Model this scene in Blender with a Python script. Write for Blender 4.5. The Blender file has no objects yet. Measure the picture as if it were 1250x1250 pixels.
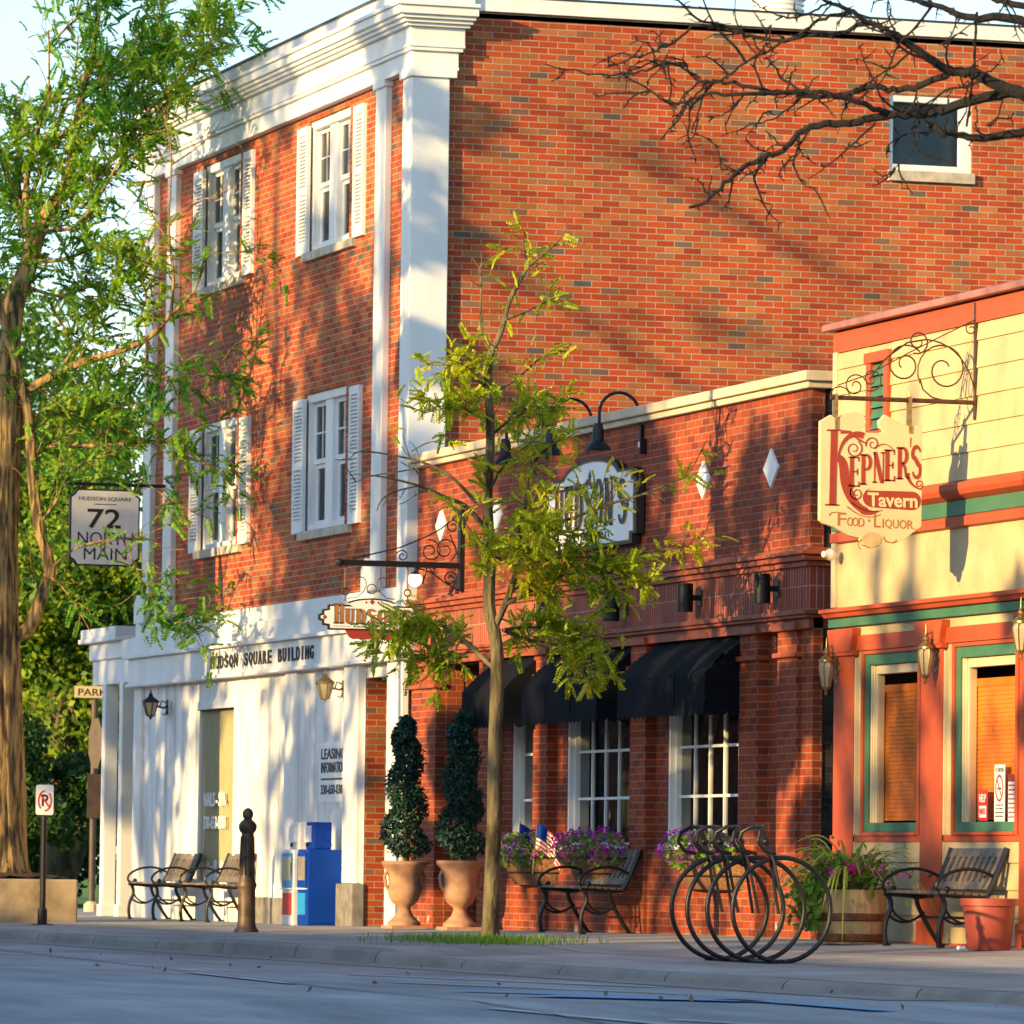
import bpy, math, random
import numpy as np
from mathutils import Vector, Matrix
C = bpy.context.scene
rnd = random.Random(7)
R = math.radians

# ------------------------------------------------------------------ camera, sky, sun, exposure
YAW, PITCH, ROLL = 0.307541503, 0.0591692239, 0.0122825362
CAM = Vector((61.8368873, -18.5148451, 0.645613209))
fw = Vector((-math.cos(YAW)*math.cos(PITCH), math.sin(YAW)*math.cos(PITCH), math.sin(PITCH)))
rt = fw.cross(Vector((0, 0, 1))).normalized()
up = rt.cross(fw)
r2 = rt*math.cos(ROLL) + up*math.sin(ROLL)
u2 = -rt*math.sin(ROLL) + up*math.cos(ROLL)
cam = bpy.data.cameras.new('camera'); co = bpy.data.objects.new('camera', cam)
C.collection.objects.link(co)
co.matrix_world = Matrix(((r2.x, u2.x, -fw.x, CAM.x), (r2.y, u2.y, -fw.y, CAM.y), (r2.z, u2.z, -fw.z, CAM.z), (0, 0, 0, 1)))
cam.sensor_width = 36.0
cam.lens = 7397.99/1250*36.0
cam.clip_start = 1.0; cam.clip_end = 3000
cam.dof.use_dof = True; cam.dof.focus_distance = 49.0; cam.dof.aperture_fstop = 9
C.camera = co

SUN_EL, SUN_AZ = 13.0, 22.5          # azimuth off the facade normal, towards the camera's side
w = bpy.data.worlds.new('World'); C.world = w; w.use_nodes = True
nt = w.node_tree; bg = nt.nodes['Background']
sky = nt.nodes.new('ShaderNodeTexSky'); sky.sky_type = 'NISHITA'; sky.sun_disc = False
sdir = Vector((math.sin(R(SUN_AZ))*math.cos(R(SUN_EL)), -math.cos(R(SUN_AZ))*math.cos(R(SUN_EL)), math.sin(R(SUN_EL))))
sky.sun_elevation = R(SUN_EL); sky.sun_rotation = math.atan2(sdir.x, sdir.y)
sky.air_density = 1.0; sky.dust_density = 0.6; sky.ozone_density = 2.2; sky.altitude = 200
nt.links.new(sky.outputs[0], bg.inputs[0]); bg.inputs[1].default_value = 0.15
sl = bpy.data.lights.new('sun', 'SUN'); sl.energy = 4.4; sl.angle = R(0.5); sl.color = (1.0, 0.69, 0.28)
so = bpy.data.objects.new('sun', sl); C.collection.objects.link(so)
so.rotation_euler = (-sdir).to_track_quat('-Z', 'Y').to_euler()
C.view_settings.view_transform = 'Standard'; C.view_settings.look = 'None'
C.view_settings.exposure = 1.24; C.view_settings.gamma = 1.0
C.render.engine = 'CYCLES'
C.cycles.max_bounces = 8; C.cycles.transparent_max_bounces = 16

# ------------------------------------------------------------------ mesh helper
class G:
    def __init__(s): s.v = []; s.f = []
    def add(s, vs, fs):
        b = len(s.v); s.v.extend([tuple(p) for p in vs]); s.f.extend([tuple(i+b for i in f) for f in fs]); return s
    def box(s, x0, x1, y0, y1, z0, z1):
        return s.add([(x0,y0,z0),(x1,y0,z0),(x1,y1,z0),(x0,y1,z0),(x0,y0,z1),(x1,y0,z1),(x1,y1,z1),(x0,y1,z1)],
                     [(0,3,2,1),(4,5,6,7),(0,1,5,4),(1,2,6,5),(2,3,7,6),(3,0,4,7)])
    def prism(s, poly, a, b, plane='xz'):
        """poly in 2-D, extruded from a to b along the third axis"""
        n = len(poly)
        m = {'xz': lambda p, t: (p[0], t, p[1]), 'yz': lambda p, t: (t, p[0], p[1]), 'xy': lambda p, t: (p[0], p[1], t)}[plane]
        vs = [m(p, a) for p in poly] + [m(p, b) for p in poly]
        fs = [tuple(range(n))[::-1], tuple(range(n, 2*n))] + [(i, (i+1) % n, (i+1) % n+n, i+n) for i in range(n)]
        return s.add(vs, fs)
    def tube(s, pts, r, n=8, closed=False, cap=True):
        pts = [Vector(p) for p in pts]; k = len(pts)
        rs = list(r) if hasattr(r, '__len__') else [r]*k
        ref = None; rings = []
        for i, p in enumerate(pts):
            if closed: t = pts[(i+1) % k]-pts[i-1]
            else: t = pts[min(i+1, k-1)]-pts[max(i-1, 0)]
            if t.length < 1e-9: t = Vector((0, 0, 1))
            t.normalize()
            if ref is None:
                ref = t.orthogonal().normalized()
            else:
                ref = ref - t*ref.dot(t)
                ref = ref.normalized() if ref.length > 1e-6 else t.orthogonal().normalized()
            b = t.cross(ref)
            rings.append([p + (ref*math.cos(2*math.pi*j/n) + b*math.sin(2*math.pi*j/n))*rs[i] for j in range(n)])
        vs = [q for g in rings for q in g]; fs = []
        for i in range(k if closed else k-1):
            i2 = (i+1) % k
            for j in range(n):
                fs.append((i*n+j, i*n+(j+1) % n, i2*n+(j+1) % n, i2*n+j))
        if cap and not closed:
            fs.append(tuple(range(n))[::-1]); fs.append(tuple((k-1)*n+j for j in range(n)))
        return s.add(vs, fs)
    def lathe(s, prof, c=(0, 0, 0), n=20, axis='z'):
        vs = []; fs = []; k = len(prof)
        for r, z in prof:
            for j in range(n):
                a = 2*math.pi*j/n
                if axis == 'z': vs.append((c[0]+r*math.cos(a), c[1]+r*math.sin(a), c[2]+z))
                elif axis == 'y': vs.append((c[0]+r*math.cos(a), c[1]+z, c[2]+r*math.sin(a)))
                else: vs.append((c[0]+z, c[1]+r*math.cos(a), c[2]+r*math.sin(a)))
        for i in range(k-1):
            for j in range(n):
                fs.append((i*n+j, i*n+(j+1) % n, (i+1)*n+(j+1) % n, (i+1)*n+j))
        fs.append(tuple(range(n))[::-1]); fs.append(tuple((k-1)*n+j for j in range(n)))
        return s.add(vs, fs)
    def ball(s, c, r, n=10, m=6):
        rr = r if hasattr(r, '__len__') else (r, r, r)
        vs = [(c[0], c[1], c[2]-rr[2])]; fs = []
        for i in range(1, m):
            t = -math.pi/2+math.pi*i/m
            for j in range(n):
                a = 2*math.pi*j/n
                vs.append((c[0]+rr[0]*math.cos(t)*math.cos(a), c[1]+rr[1]*math.cos(t)*math.sin(a), c[2]+rr[2]*math.sin(t)))
        vs.append((c[0], c[1], c[2]+rr[2])); L = len(vs)-1
        for j in range(n):
            fs.append((0, 1+(j+1) % n, 1+j)); fs.append((L, 1+(m-2)*n+j, 1+(m-2)*n+(j+1) % n))
            for i in range(m-2):
                fs.append((1+i*n+j, 1+i*n+(j+1) % n, 1+(i+1)*n+(j+1) % n, 1+(i+1)*n+j))
        return s.add(vs, fs)

def link(o): C.collection.objects.link(o); return o
def build(name, g, mat, parent=None, smooth=False, bevel=0.0, kind=None):
    me = bpy.data.meshes.new(name)
    off = Vector((0, 0, 0))
    p = parent
    while p is not None: off += Vector(p.location); p = p.parent
    if isinstance(g, G):
        me.from_pydata([(a-off.x, b-off.y, c-off.z) for a, b, c in g.v], [], g.f)
    else:                                   # (verts Nx3, quads Mx4) numpy
        V, Q = g
        me.vertices.add(len(V)); me.vertices.foreach_set('co', (V-np.array(off)).astype(np.float32).ravel())
        me.loops.add(Q.size); me.loops.foreach_set('vertex_index', Q.astype(np.int32).ravel())
        me.polygons.add(len(Q))
        me.polygons.foreach_set('loop_start', np.arange(len(Q), dtype=np.int32)*Q.shape[1])
        me.update(calc_edges=True)
    me.materials.append(mat)
    if smooth:
        me.polygons.foreach_set('use_smooth', [True]*len(me.polygons))
        try: me.set_sharp_from_angle(angle=R(40))
        except Exception: pass
    o = link(bpy.data.objects.new(name, me))
    if parent is not None: o.parent = parent
    if kind: o['kind'] = kind
    if bevel:
        b = o.modifiers.new('bevel', 'BEVEL'); b.width = bevel; b.segments = 2; b.limit_method = 'ANGLE'
    return o
def tag(o, label, cat, group=None):
    o['label'] = label; o['category'] = cat
    if group: o['group'] = group
    return o
def thing(name, label, cat, loc=(0, 0, 0), group=None):
    o = link(bpy.data.objects.new(name, None)); o.location = loc; o.empty_display_size = 0.2
    return tag(o, label, cat, group)
def copy_thing(root, loc, label, rz=0.0, sc=None):
    def rec(o, par):
        c = link(o.copy()); c.parent = par
        for ch in list(o.children): rec(ch, c)
        return c
    c = rec(root, None); c.location = loc; c.rotation_euler = (0, 0, rz); c['label'] = label
    if sc: c.scale = sc
    return c

# ------------------------------------------------------------------ materials
def newmat(name):
    m = bpy.data.materials.new(name); m.use_nodes = True
    return m, m.node_tree.nodes, m.node_tree.links, m.node_tree.nodes['Principled BSDF']
def rgba(c): return (c[0], c[1], c[2], 1.0)
def mat(name, col, rough=0.6, metal=0.0, var=0.15, scale=6.0, bump=0.0, bscale=40.0, col2=None, spec=0.5, stretch=None, coat=0.0, ramp=(0.3, 0.62), dist=0.02):
    m, N, L, P = newmat(name)
    P.inputs['Roughness'].default_value = rough; P.inputs['Metallic'].default_value = metal
    P.inputs['Specular IOR Level'].default_value = spec
    P.inputs['Coat Weight'].default_value = coat
    geo = N.new('ShaderNodeNewGeometry'); mp = N.new('ShaderNodeMapping')
    L.new(geo.outputs['Position'], mp.inputs[0])
    if stretch: mp.inputs['Scale'].default_value = stretch
    nz = N.new('ShaderNodeTexNoise'); nz.inputs['Scale'].default_value = scale; nz.inputs['Detail'].default_value = 6
    L.new(mp.outputs[0], nz.inputs['Vector'])
    rp = N.new('ShaderNodeValToRGB'); L.new(nz.outputs['Fac'], rp.inputs[0])
    c2 = col2 or tuple(x*(1-var*2) for x in col); c1 = col if col2 else tuple(min(1, x*(1+var*0.6)) for x in col)
    rp.color_ramp.elements[0].position = ramp[0]; rp.color_ramp.elements[0].color = rgba(c2)
    rp.color_ramp.elements[1].position = ramp[1]; rp.color_ramp.elements[1].color = rgba(c1)
    L.new(rp.outputs[0], P.inputs['Base Color'])
    if bump:
        n2 = N.new('ShaderNodeTexNoise'); n2.inputs['Scale'].default_value = bscale; n2.inputs['Detail'].default_value = 5
        L.new(mp.outputs[0], n2.inputs['Vector'])
        b = N.new('ShaderNodeBump'); b.inputs['Strength'].default_value = bump; b.inputs['Distance'].default_value = dist
        L.new(n2.outputs['Fac'], b.inputs['Height']); L.new(b.outputs[0], P.inputs['Normal'])
    return m
def brick_mat(name, cols, mortar, bw=0.209, bh=0.0677, mw=0.011, zoff=0.0, uoff=0.0, stagger=0.5, stain=None, rough=0.75):
    m, N, L, P = newmat(name)
    P.inputs['Roughness'].default_value = rough; P.inputs['Specular IOR Level'].default_value = 0.25
    def mth(op, a, b=None, c=None):
        n = N.new('ShaderNodeMath'); n.operation = op
        for i, x in enumerate((a, b, c)):
            if x is None: continue
            if isinstance(x, (int, float)): n.inputs[i].default_value = x
            else: L.new(x, n.inputs[i])
        return n.outputs[0]
    geo = N.new('ShaderNodeNewGeometry')
    sp = N.new('ShaderNodeSeparateXYZ'); L.new(geo.outputs['Position'], sp.inputs[0])
    sn = N.new('ShaderNodeSeparateXYZ'); L.new(geo.outputs['True Normal'], sn.inputs[0])
    side = mth('GREATER_THAN', mth('ABSOLUTE', sn.outputs[0]), 0.6)
    u = mth('ADD', mth('MULTIPLY', sp.outputs[1], side), mth('MULTIPLY', sp.outputs[0], mth('SUBTRACT', 1.0, side)))
    v = mth('ADD', sp.outputs[2], 20.0+zoff)
    u = mth('ADD', u, 100.0+uoff)
    vv = mth('DIVIDE', v, bh); row = mth('FLOOR', vv); fv = mth('MULTIPLY', mth('SUBTRACT', vv, row), bh)
    uu = mth('ADD', mth('DIVIDE', u, bw), mth('MULTIPLY', mth('MODULO', row, 2.0), stagger))
    col = mth('FLOOR', uu); fu = mth('MULTIPLY', mth('SUBTRACT', uu, col), bw)
    d = mth('MINIMUM', mth('MINIMUM', fu, mth('SUBTRACT', bw, fu)), mth('MINIMUM', fv, mth('SUBTRACT', bh, fv)))
    wob = N.new('ShaderNodeTexNoise'); wob.inputs['Scale'].default_value = 45; L.new(geo.outputs['Position'], wob.inputs['Vector'])
    d = mth('ADD', d, mth('MULTIPLY', mth('SUBTRACT', wob.outputs['Fac'], 0.5), 0.004))
    mr = N.new('ShaderNodeMapRange'); mr.interpolation_type = 'SMOOTHSTEP'
    mr.inputs['From Min'].default_value = mw*0.5-0.0015; mr.inputs['From Max'].default_value = mw*0.5+0.0025
    L.new(d, mr.inputs['Value'])                    # 0 in mortar, 1 in brick
    cx = N.new('ShaderNodeCombineXYZ'); L.new(col, cx.inputs[0]); L.new(row, cx.inputs[1]); L.new(side, cx.inputs[2])
    wn = N.new('ShaderNodeTexWhiteNoise'); wn.noise_dimensions = '3D'; L.new(cx.outputs[0], wn.inputs['Vector'])
    rp = N.new('ShaderNodeValToRGB'); rp.color_ramp.interpolation = 'LINEAR'
    el = rp.color_ramp.elements
    while len(el) < len(cols): el.new(0.5)
    for e, (p, c) in zip(el, cols): e.position = p; e.color = rgba(c)
    L.new(wn.outputs['Value'], rp.inputs[0])
    big = N.new('ShaderNodeTexNoise'); big.inputs['Scale'].default_value = 0.9; big.inputs['Detail'].default_value = 5
    L.new(geo.outputs['Position'], big.inputs['Vector'])
    fine = N.new('ShaderNodeTexNoise'); fine.inputs['Scale'].default_value = 60; fine.inputs['Detail'].default_value = 4
    L.new(geo.outputs['Position'], fine.inputs['Vector'])
    k = mth('ADD', mth('MULTIPLY', big.outputs['Fac'], 0.35), mth('MULTIPLY', fine.outputs['Fac'], 0.5))
    k = mth('ADD', k, 0.58)
    soot = N.new('ShaderNodeTexNoise'); soot.inputs['Scale'].default_value = 0.55; soot.inputs['Detail'].default_value = 8; soot.inputs['Roughness'].default_value = .7
    mp2 = N.new('ShaderNodeMapping'); mp2.inputs['Scale'].default_value = (1, 1, .35); L.new(geo.outputs['Position'], mp2.inputs[0]); L.new(mp2.outputs[0], soot.inputs['Vector'])
    sm = N.new('ShaderNodeMapRange'); sm.inputs['From Min'].default_value = .38; sm.inputs['From Max'].default_value = .68; sm.inputs['To Min'].default_value = .78; sm.inputs['To Max'].default_value = 1.1
    L.new(soot.outputs['Fac'], sm.inputs['Value']); k = mth('MULTIPLY', k, sm.outputs[0])
    wn2 = N.new('ShaderNodeTexWhiteNoise'); wn2.noise_dimensions = '3D'; ofs = N.new('ShaderNodeVectorMath'); ofs.inputs[1].default_value = (17.3, 5.1, 2.7); L.new(cx.outputs[0], ofs.inputs[0]); L.new(ofs.outputs[0], wn2.inputs['Vector'])
    k = mth('MULTIPLY', k, mth('ADD', mth('MULTIPLY', wn2.outputs['Value'], .35), .82))
    mx = N.new('ShaderNodeMix'); mx.data_type = 'RGBA'; mx.blend_type = 'MIX'
    mx.inputs['A'].default_value = rgba(mortar); L.new(rp.outputs[0], mx.inputs['B']); L.new(mr.outputs[0], mx.inputs['Factor'])
    mu = N.new('ShaderNodeVectorMath'); mu.operation = 'SCALE'; L.new(mx.outputs['Result'], mu.inputs[0]); L.new(k, mu.inputs['Scale'])
    outc = mu.outputs[0]
    if stain:                                       # pale flaking residue near the ground
        zlo, zhi, sc_, scol = stain
        s1 = N.new('ShaderNodeTexNoise'); s1.inputs['Scale'].default_value = sc_; s1.inputs['Detail'].default_value = 8
        L.new(geo.outputs['Position'], s1.inputs['Vector'])
        hz = N.new('ShaderNodeMapRange'); hz.inputs['From Min'].default_value = zlo; hz.inputs['From Max'].default_value = zhi
        hz.inputs['To Min'].default_value = 0.22; hz.inputs['To Max'].default_value = -0.2
        L.new(sp.outputs[2], hz.inputs['Value'])
        mask = N.new('ShaderNodeMapRange'); mask.inputs['From Min'].default_value = 0.66; mask.inputs['From Max'].default_value = 0.74
        L.new(mth('ADD', s1.outputs['Fac'], hz.outputs[0]), mask.inputs['Value'])
        m3 = N.new('ShaderNodeMix'); m3.data_type = 'RGBA'; L.new(outc, m3.inputs['A']); m3.inputs['B'].default_value = rgba(scol)
        L.new(mth('MULTIPLY', mask.outputs[0], 0.75), m3.inputs['Factor']); outc = m3.outputs['Result']
    L.new(outc, P.inputs['Base Color'])
    b = N.new('ShaderNodeBump'); b.inputs['Strength'].default_value = 0.5; b.inputs['Distance'].default_value = 0.006
    L.new(mth('ADD', mr.outputs[0], mth('MULTIPLY', fine.outputs['Fac'], 0.3)), b.inputs['Height'])
    L.new(b.outputs[0], P.inputs['Normal'])
    return m
def glass_mat(name, tint=(0.7, 0.74, 0.75), refl=0.2):
    m, N, L, P = newmat(name); N.remove(P)
    out = N['Material Output']
    tr = N.new('ShaderNodeBsdfTransparent'); tr.inputs[0].default_value = rgba(tint)
    gl = N.new('ShaderNodeBsdfGlossy'); gl.inputs['Roughness'].default_value = 0.02
    geo = N.new('ShaderNodeNewGeometry'); nz = N.new('ShaderNodeTexNoise'); nz.inputs['Scale'].default_value = 1.6
    L.new(geo.outputs['Position'], nz.inputs['Vector'])
    b = N.new('ShaderNodeBump'); b.inputs['Strength'].default_value = 0.12; b.inputs['Distance'].default_value = 0.05
    L.new(nz.outputs['Fac'], b.inputs['Height']); L.new(b.outputs[0], gl.inputs['Normal'])
    fr = N.new('ShaderNodeLayerWeight'); fr.inputs['Blend'].default_value = refl
    mx = N.new('ShaderNodeMixShader'); L.new(fr.outputs['Fresnel'], mx.inputs[0]); L.new(tr.outputs[0], mx.inputs[1]); L.new(gl.outputs[0], mx.inputs[2])
    L.new(mx.outputs[0], out.inputs[0]); return m
def leaf_mat(name, cols, trans=0.4, patch=None):
    m, N, L, P = newmat(name); out = N['Material Output']
    P.inputs['Roughness'].default_value = 0.5; P.inputs['Specular IOR Level'].default_value = 0.3
    geo = N.new('ShaderNodeNewGeometry')
    nz = N.new('ShaderNodeTexNoise'); nz.inputs['Scale'].default_value = patch or 1.5; nz.inputs['Detail'].default_value = 3
    L.new(geo.outputs['Position'], nz.inputs['Vector'])
    ad = N.new('ShaderNodeMath'); ad.operation = 'MULTIPLY_ADD'; L.new(geo.outputs['Random Per Island'], ad.inputs[0]); ad.inputs[1].default_value = 0.45
    L.new(nz.outputs['Fac'], ad.inputs[2])
    rp = N.new('ShaderNodeValToRGB'); el = rp.color_ramp.elements
    while len(el) < len(cols): el.new(0.5)
    for e, (p, c) in zip(el, cols): e.position = p; e.color = rgba(c)
    L.new(ad.outputs[0], rp.inputs[0]); L.new(rp.outputs[0], P.inputs['Base Color'])
    tl = N.new('ShaderNodeBsdfTranslucent'); L.new(rp.outputs[0], tl.inputs[0])
    mx = N.new('ShaderNodeMixShader'); mx.inputs[0].default_value = trans
    L.new(P.outputs[0], mx.inputs[1]); L.new(tl.outputs[0], mx.inputs[2]); L.new(mx.outputs[0], out.inputs[0])
    return m

M = {}
M['brick_office'] = brick_mat('red_brick', [(0.0, (0.33, 0.044, 0.013)), (0.35, (0.42, 0.062, 0.013)), (0.62, (0.42, 0.082, 0.018)), (0.76, (0.43, 0.125, 0.03)), (0.87, (0.36, 0.125, 0.04)), (0.965, (0.24, 0.105, 0.05)), (1.0, (0.11, 0.09, 0.075))],
                              (0.38, 0.27, 0.19), mw=0.010, stain=(-0.5, 0.7, 5.0, (0.55, 0.5, 0.45)))
M['brick_bistro'] = brick_mat('dark_red_brick', [(0.0, (0.23, 0.034, 0.014)), (0.35, (0.33, 0.052, 0.014)), (0.7, (0.31, 0.062, 0.02)), (1.0, (0.18, 0.033, 0.018))],
                              (0.30, 0.175, 0.12), mw=0.009, zoff=0.02, stain=(-0.4, 0.8, 4.0, (0.5, 0.45, 0.4)))
M['soldier'] = brick_mat('soldier_brick', [(0.0, (0.25, 0.05, 0.03)), (0.5, (0.33, 0.075, 0.04)), (1.0, (0.29, 0.06, 0.035))], (0.40, 0.26, 0.20), bw=0.066, bh=0.205, mw=0.009, zoff=-0.005, stagger=0.0)
M['old_brick'] = brick_mat('peeling_black_brick', [(0, (0.02, 0.02, 0.022)), (0.6, (0.035, 0.03, 0.03)), (1.0, (0.05, 0.04, 0.04))], (0.05, 0.05, 0.05), stain=(-0.2, 2.4, 6.0, (0.33, 0.34, 0.35)))
M['white'] = mat('white_paint', (0.74, 0.74, 0.73), 0.5, var=0.05, scale=2.5, bump=0.05, bscale=25, stretch=(1, 1, 0.25))
M['white_wall'] = mat('white_wall_paint', (0.76, 0.75, 0.73), 0.6, var=0.13, scale=5.0, bump=0.15, bscale=30, stretch=(1, 1, 0.3))
M['flash'] = mat('dark_flashing', (0.05, 0.055, 0.065), 0.5, 0.3)
M['stone'] = mat('tan_limestone', (0.56, 0.46, 0.33), 0.8, var=0.12, scale=4, bump=0.2)
M['grey_stone'] = mat('grey_stone', (0.20, 0.19, 0.18), 0.85, var=0.2, scale=8, bump=0.3)
M['pane_reflection'] = mat('grey_blue_reflection', (0.17, 0.20, 0.22), 0.9, var=0.15, scale=2)  # the side pane's grey blue reflection, put into a colour
M['sill'] = mat('stone_sill', (0.48, 0.42, 0.33), 0.8, var=0.15, scale=9, bump=0.2)
M['terracotta'] = mat('terracotta_trim', (0.30, 0.068, 0.026), 0.6, var=0.18, scale=5, bump=0.1)
M['glass'] = glass_mat('window_glass')
M['glass_dim'] = glass_mat('shop_glass', (0.92, 0.92, 0.92), 0.08)
M['dark'] = mat('dark_interior', (0.03, 0.028, 0.026), 0.9)
M['curtain'] = mat('beige_curtain', (0.34, 0.27, 0.17), 0.9, var=0.3, scale=14, stretch=(1, 1, 0.03))
M['blind'] = mat('cream_blind', (0.46, 0.41, 0.23), 0.8, var=0.05)
M['wood_blind'] = mat('orange_wood_blind', (0.66, 0.17, 0.014), 0.4, var=0.30, scale=2.2)
M['black'] = mat('black_metal', (0.007, 0.0075, 0.009), 0.45, 0.0, var=0.2, spec=0.35)
M['iron'] = mat('wrought_iron', (0.010, 0.010, 0.012), 0.42, 0.2, var=0.2, scale=20)
M['rust_iron'] = mat('brown_iron', (0.10, 0.05, 0.028), 0.55, 0.4, var=0.2, scale=20)
M['awning'] = mat('black_awning_cloth', (0.0045, 0.006, 0.010), 0.85, spec=0.12, var=0.12, scale=3, bump=0.25, bscale=5)
M['red_trim'] = mat('brick_red_trim', (0.42, 0.068, 0.018), 0.55, var=0.07, scale=4, bump=0.05)
M['cap_metal'] = mat('weathered_pink_metal', (0.40, 0.16, 0.12), 0.45, 0.2, var=0.2, scale=3)
M['green_trim'] = mat('green_trim', (0.05, 0.15, 0.085), 0.5, var=0.08, scale=4)
M['cream'] = mat('cream_siding', (0.52, 0.40, 0.215), 0.6, var=0.12, scale=2.5, bump=0.05)
M['cream_trim'] = mat('cream_trim', (0.62, 0.50, 0.31), 0.5, var=0.05)
M['signcream'] = mat('cream_sign_board', (0.66, 0.54, 0.31), 0.5, var=0.05, scale=3)
M['signwhite'] = mat('white_sign_board', (0.80, 0.80, 0.80), 0.4, var=0.03)
M['signblack'] = mat('sign_black', (0.015, 0.014, 0.014), 0.5)
M['oxblood'] = mat('oxblood_lettering', (0.30, 0.035, 0.018), 0.5, var=0.05)
M['gold'] = mat('gold_lettering', (0.42, 0.17, 0.03), 0.45, 0.15, var=0.1)
M['tan_emblem'] = mat('tan_emblem', (0.62, 0.45, 0.22), 0.5)
M['blue_box'] = mat('blue_powder_coat', (0.001, 0.035, 0.30), 0.55, var=0.06, spec=0.15)
M['white_box'] = mat('white_powder_coat', (0.78, 0.77, 0.74), 0.35, var=0.04)
M['cyan'] = mat('cyan_decal', (0.01, 0.25, 0.62), 0.4)
M['redpaint'] = mat('red_print', (0.62, 0.03, 0.02), 0.5)
M['terra_pot'] = mat('terracotta_pot', (0.40, 0.215, 0.13), 0.8, var=0.15, scale=9, bump=0.1)
M['red_pot'] = mat('red_plastic_pot', (0.32, 0.058, 0.036), 0.45, var=0.04)
M['brass'] = mat('aged_brass', (0.36, 0.25, 0.10), 0.35, 0.8, var=0.2, scale=20)
M['lamp_glass'] = mat('frosted_lamp_glass', (0.40, 0.33, 0.20), 0.2, var=0.1, coat=0.5)
M['bench_wood'] = mat('weathered_bench_wood', (0.17, 0.13, 0.10), 0.6, var=0.25, scale=12)
M['barrel_wood'] = mat('barrel_oak', (0.55, 0.35, 0.14), 0.75, var=0.25, scale=14, stretch=(1, 1, 0.12), bump=0.2)
M['hoop'] = mat('rusty_hoop', (0.22, 0.07, 0.025), 0.7, 0.2, var=0.25, scale=14)
M['coco'] = mat('coconut_liner', (0.22, 0.10, 0.04), 0.95, var=0.3, scale=30, bump=0.6)
M['soil'] = mat('mulch', (0.06, 0.03, 0.018), 0.95, var=0.4, scale=25, bump=0.8)
M['brown_sign'] = mat('brown_sign_back', (0.075, 0.05, 0.04), 0.6)
M['bollard'] = mat('bronze_bollard_paint', (0.11, 0.07, 0.045), 0.5, 0.3, var=0.3, scale=10)
M['planter'] = mat('stained_concrete', (0.36, 0.27, 0.165), 0.9, var=0.25, scale=3, bump=0.3)
M['bark'] = mat('grey_brown_bark', (0.13, 0.105, 0.055), 0.95, var=0.35, scale=9, bump=1.0, bscale=22, stretch=(1, 1, 0.3), ramp=(0.38, 0.6), dist=0.03)
M['bark_old'] = mat('furrowed_bark', (0.34, 0.22, 0.085), 0.95, col2=(0.05, 0.032, 0.018), scale=16, bump=1.0, bscale=16, stretch=(1, 1, 0.16), ramp=(0.40, 0.56), dist=0.06)
M['bark_shaded'] = mat('shaded_bark', (0.010, 0.007, 0.006), 0.9, var=0.4, scale=25, bump=0.6)  # near-black colour carries the shade on the bare branches
M['leaf_young'] = leaf_mat('yellow_green_leaf', [(0.35, (0.05, 0.17, 0.012)), (0.5, (0.19, 0.34, 0.015)), (0.75, (0.42, 0.50, 0.018)), (1.0, (0.60, 0.52, 0.02))], 0.45, 1.0)
M['leaf_locust'] = leaf_mat('locust_leaf', [(0.3, (0.022, 0.15, 0.022)), (0.6, (0.06, 0.27, 0.022)), (0.9, (0.28, 0.42, 0.022))], 0.45, 0.9)
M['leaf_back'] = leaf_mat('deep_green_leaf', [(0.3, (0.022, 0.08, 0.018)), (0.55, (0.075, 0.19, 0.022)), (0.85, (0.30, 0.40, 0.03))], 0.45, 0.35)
M['leaf_dark'] = leaf_mat('shade_green_leaf', [(0.3, (0.012, 0.045, 0.014)), (0.9, (0.05, 0.12, 0.02))], 0.3, 0.6)  # shade on the low background trees put into a darker leaf green
M['leaf_topiary'] = leaf_mat('dark_spruce_needle', [(0.3, (0.007, 0.03, 0.026)), (0.75, (0.018, 0.06, 0.045)), (1.0, (0.05, 0.09, 0.05))], 0.1, 3)
M['leaf_flower'] = leaf_mat('bedding_leaf', [(0.3, (0.05, 0.15, 0.015)), (0.9, (0.20, 0.36, 0.04))], 0.3, 4)
M['leaf_grass'] = leaf_mat('ornamental_grass_blade', [(0.3, (0.24, 0.36, 0.05)), (0.9, (0.55, 0.60, 0.12))], 0.4, 4)
M['petal_purple'] = leaf_mat('purple_petal', [(0.3, (0.12, 0.01, 0.30)), (0.9, (0.28, 0.03, 0.45))], 0.3, 9)
M['petal_pink'] = leaf_mat('magenta_petal', [(0.3, (0.60, 0.01, 0.22)), (0.9, (0.75, 0.04, 0.40))], 0.3, 9)
M['asphalt'] = None

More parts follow.
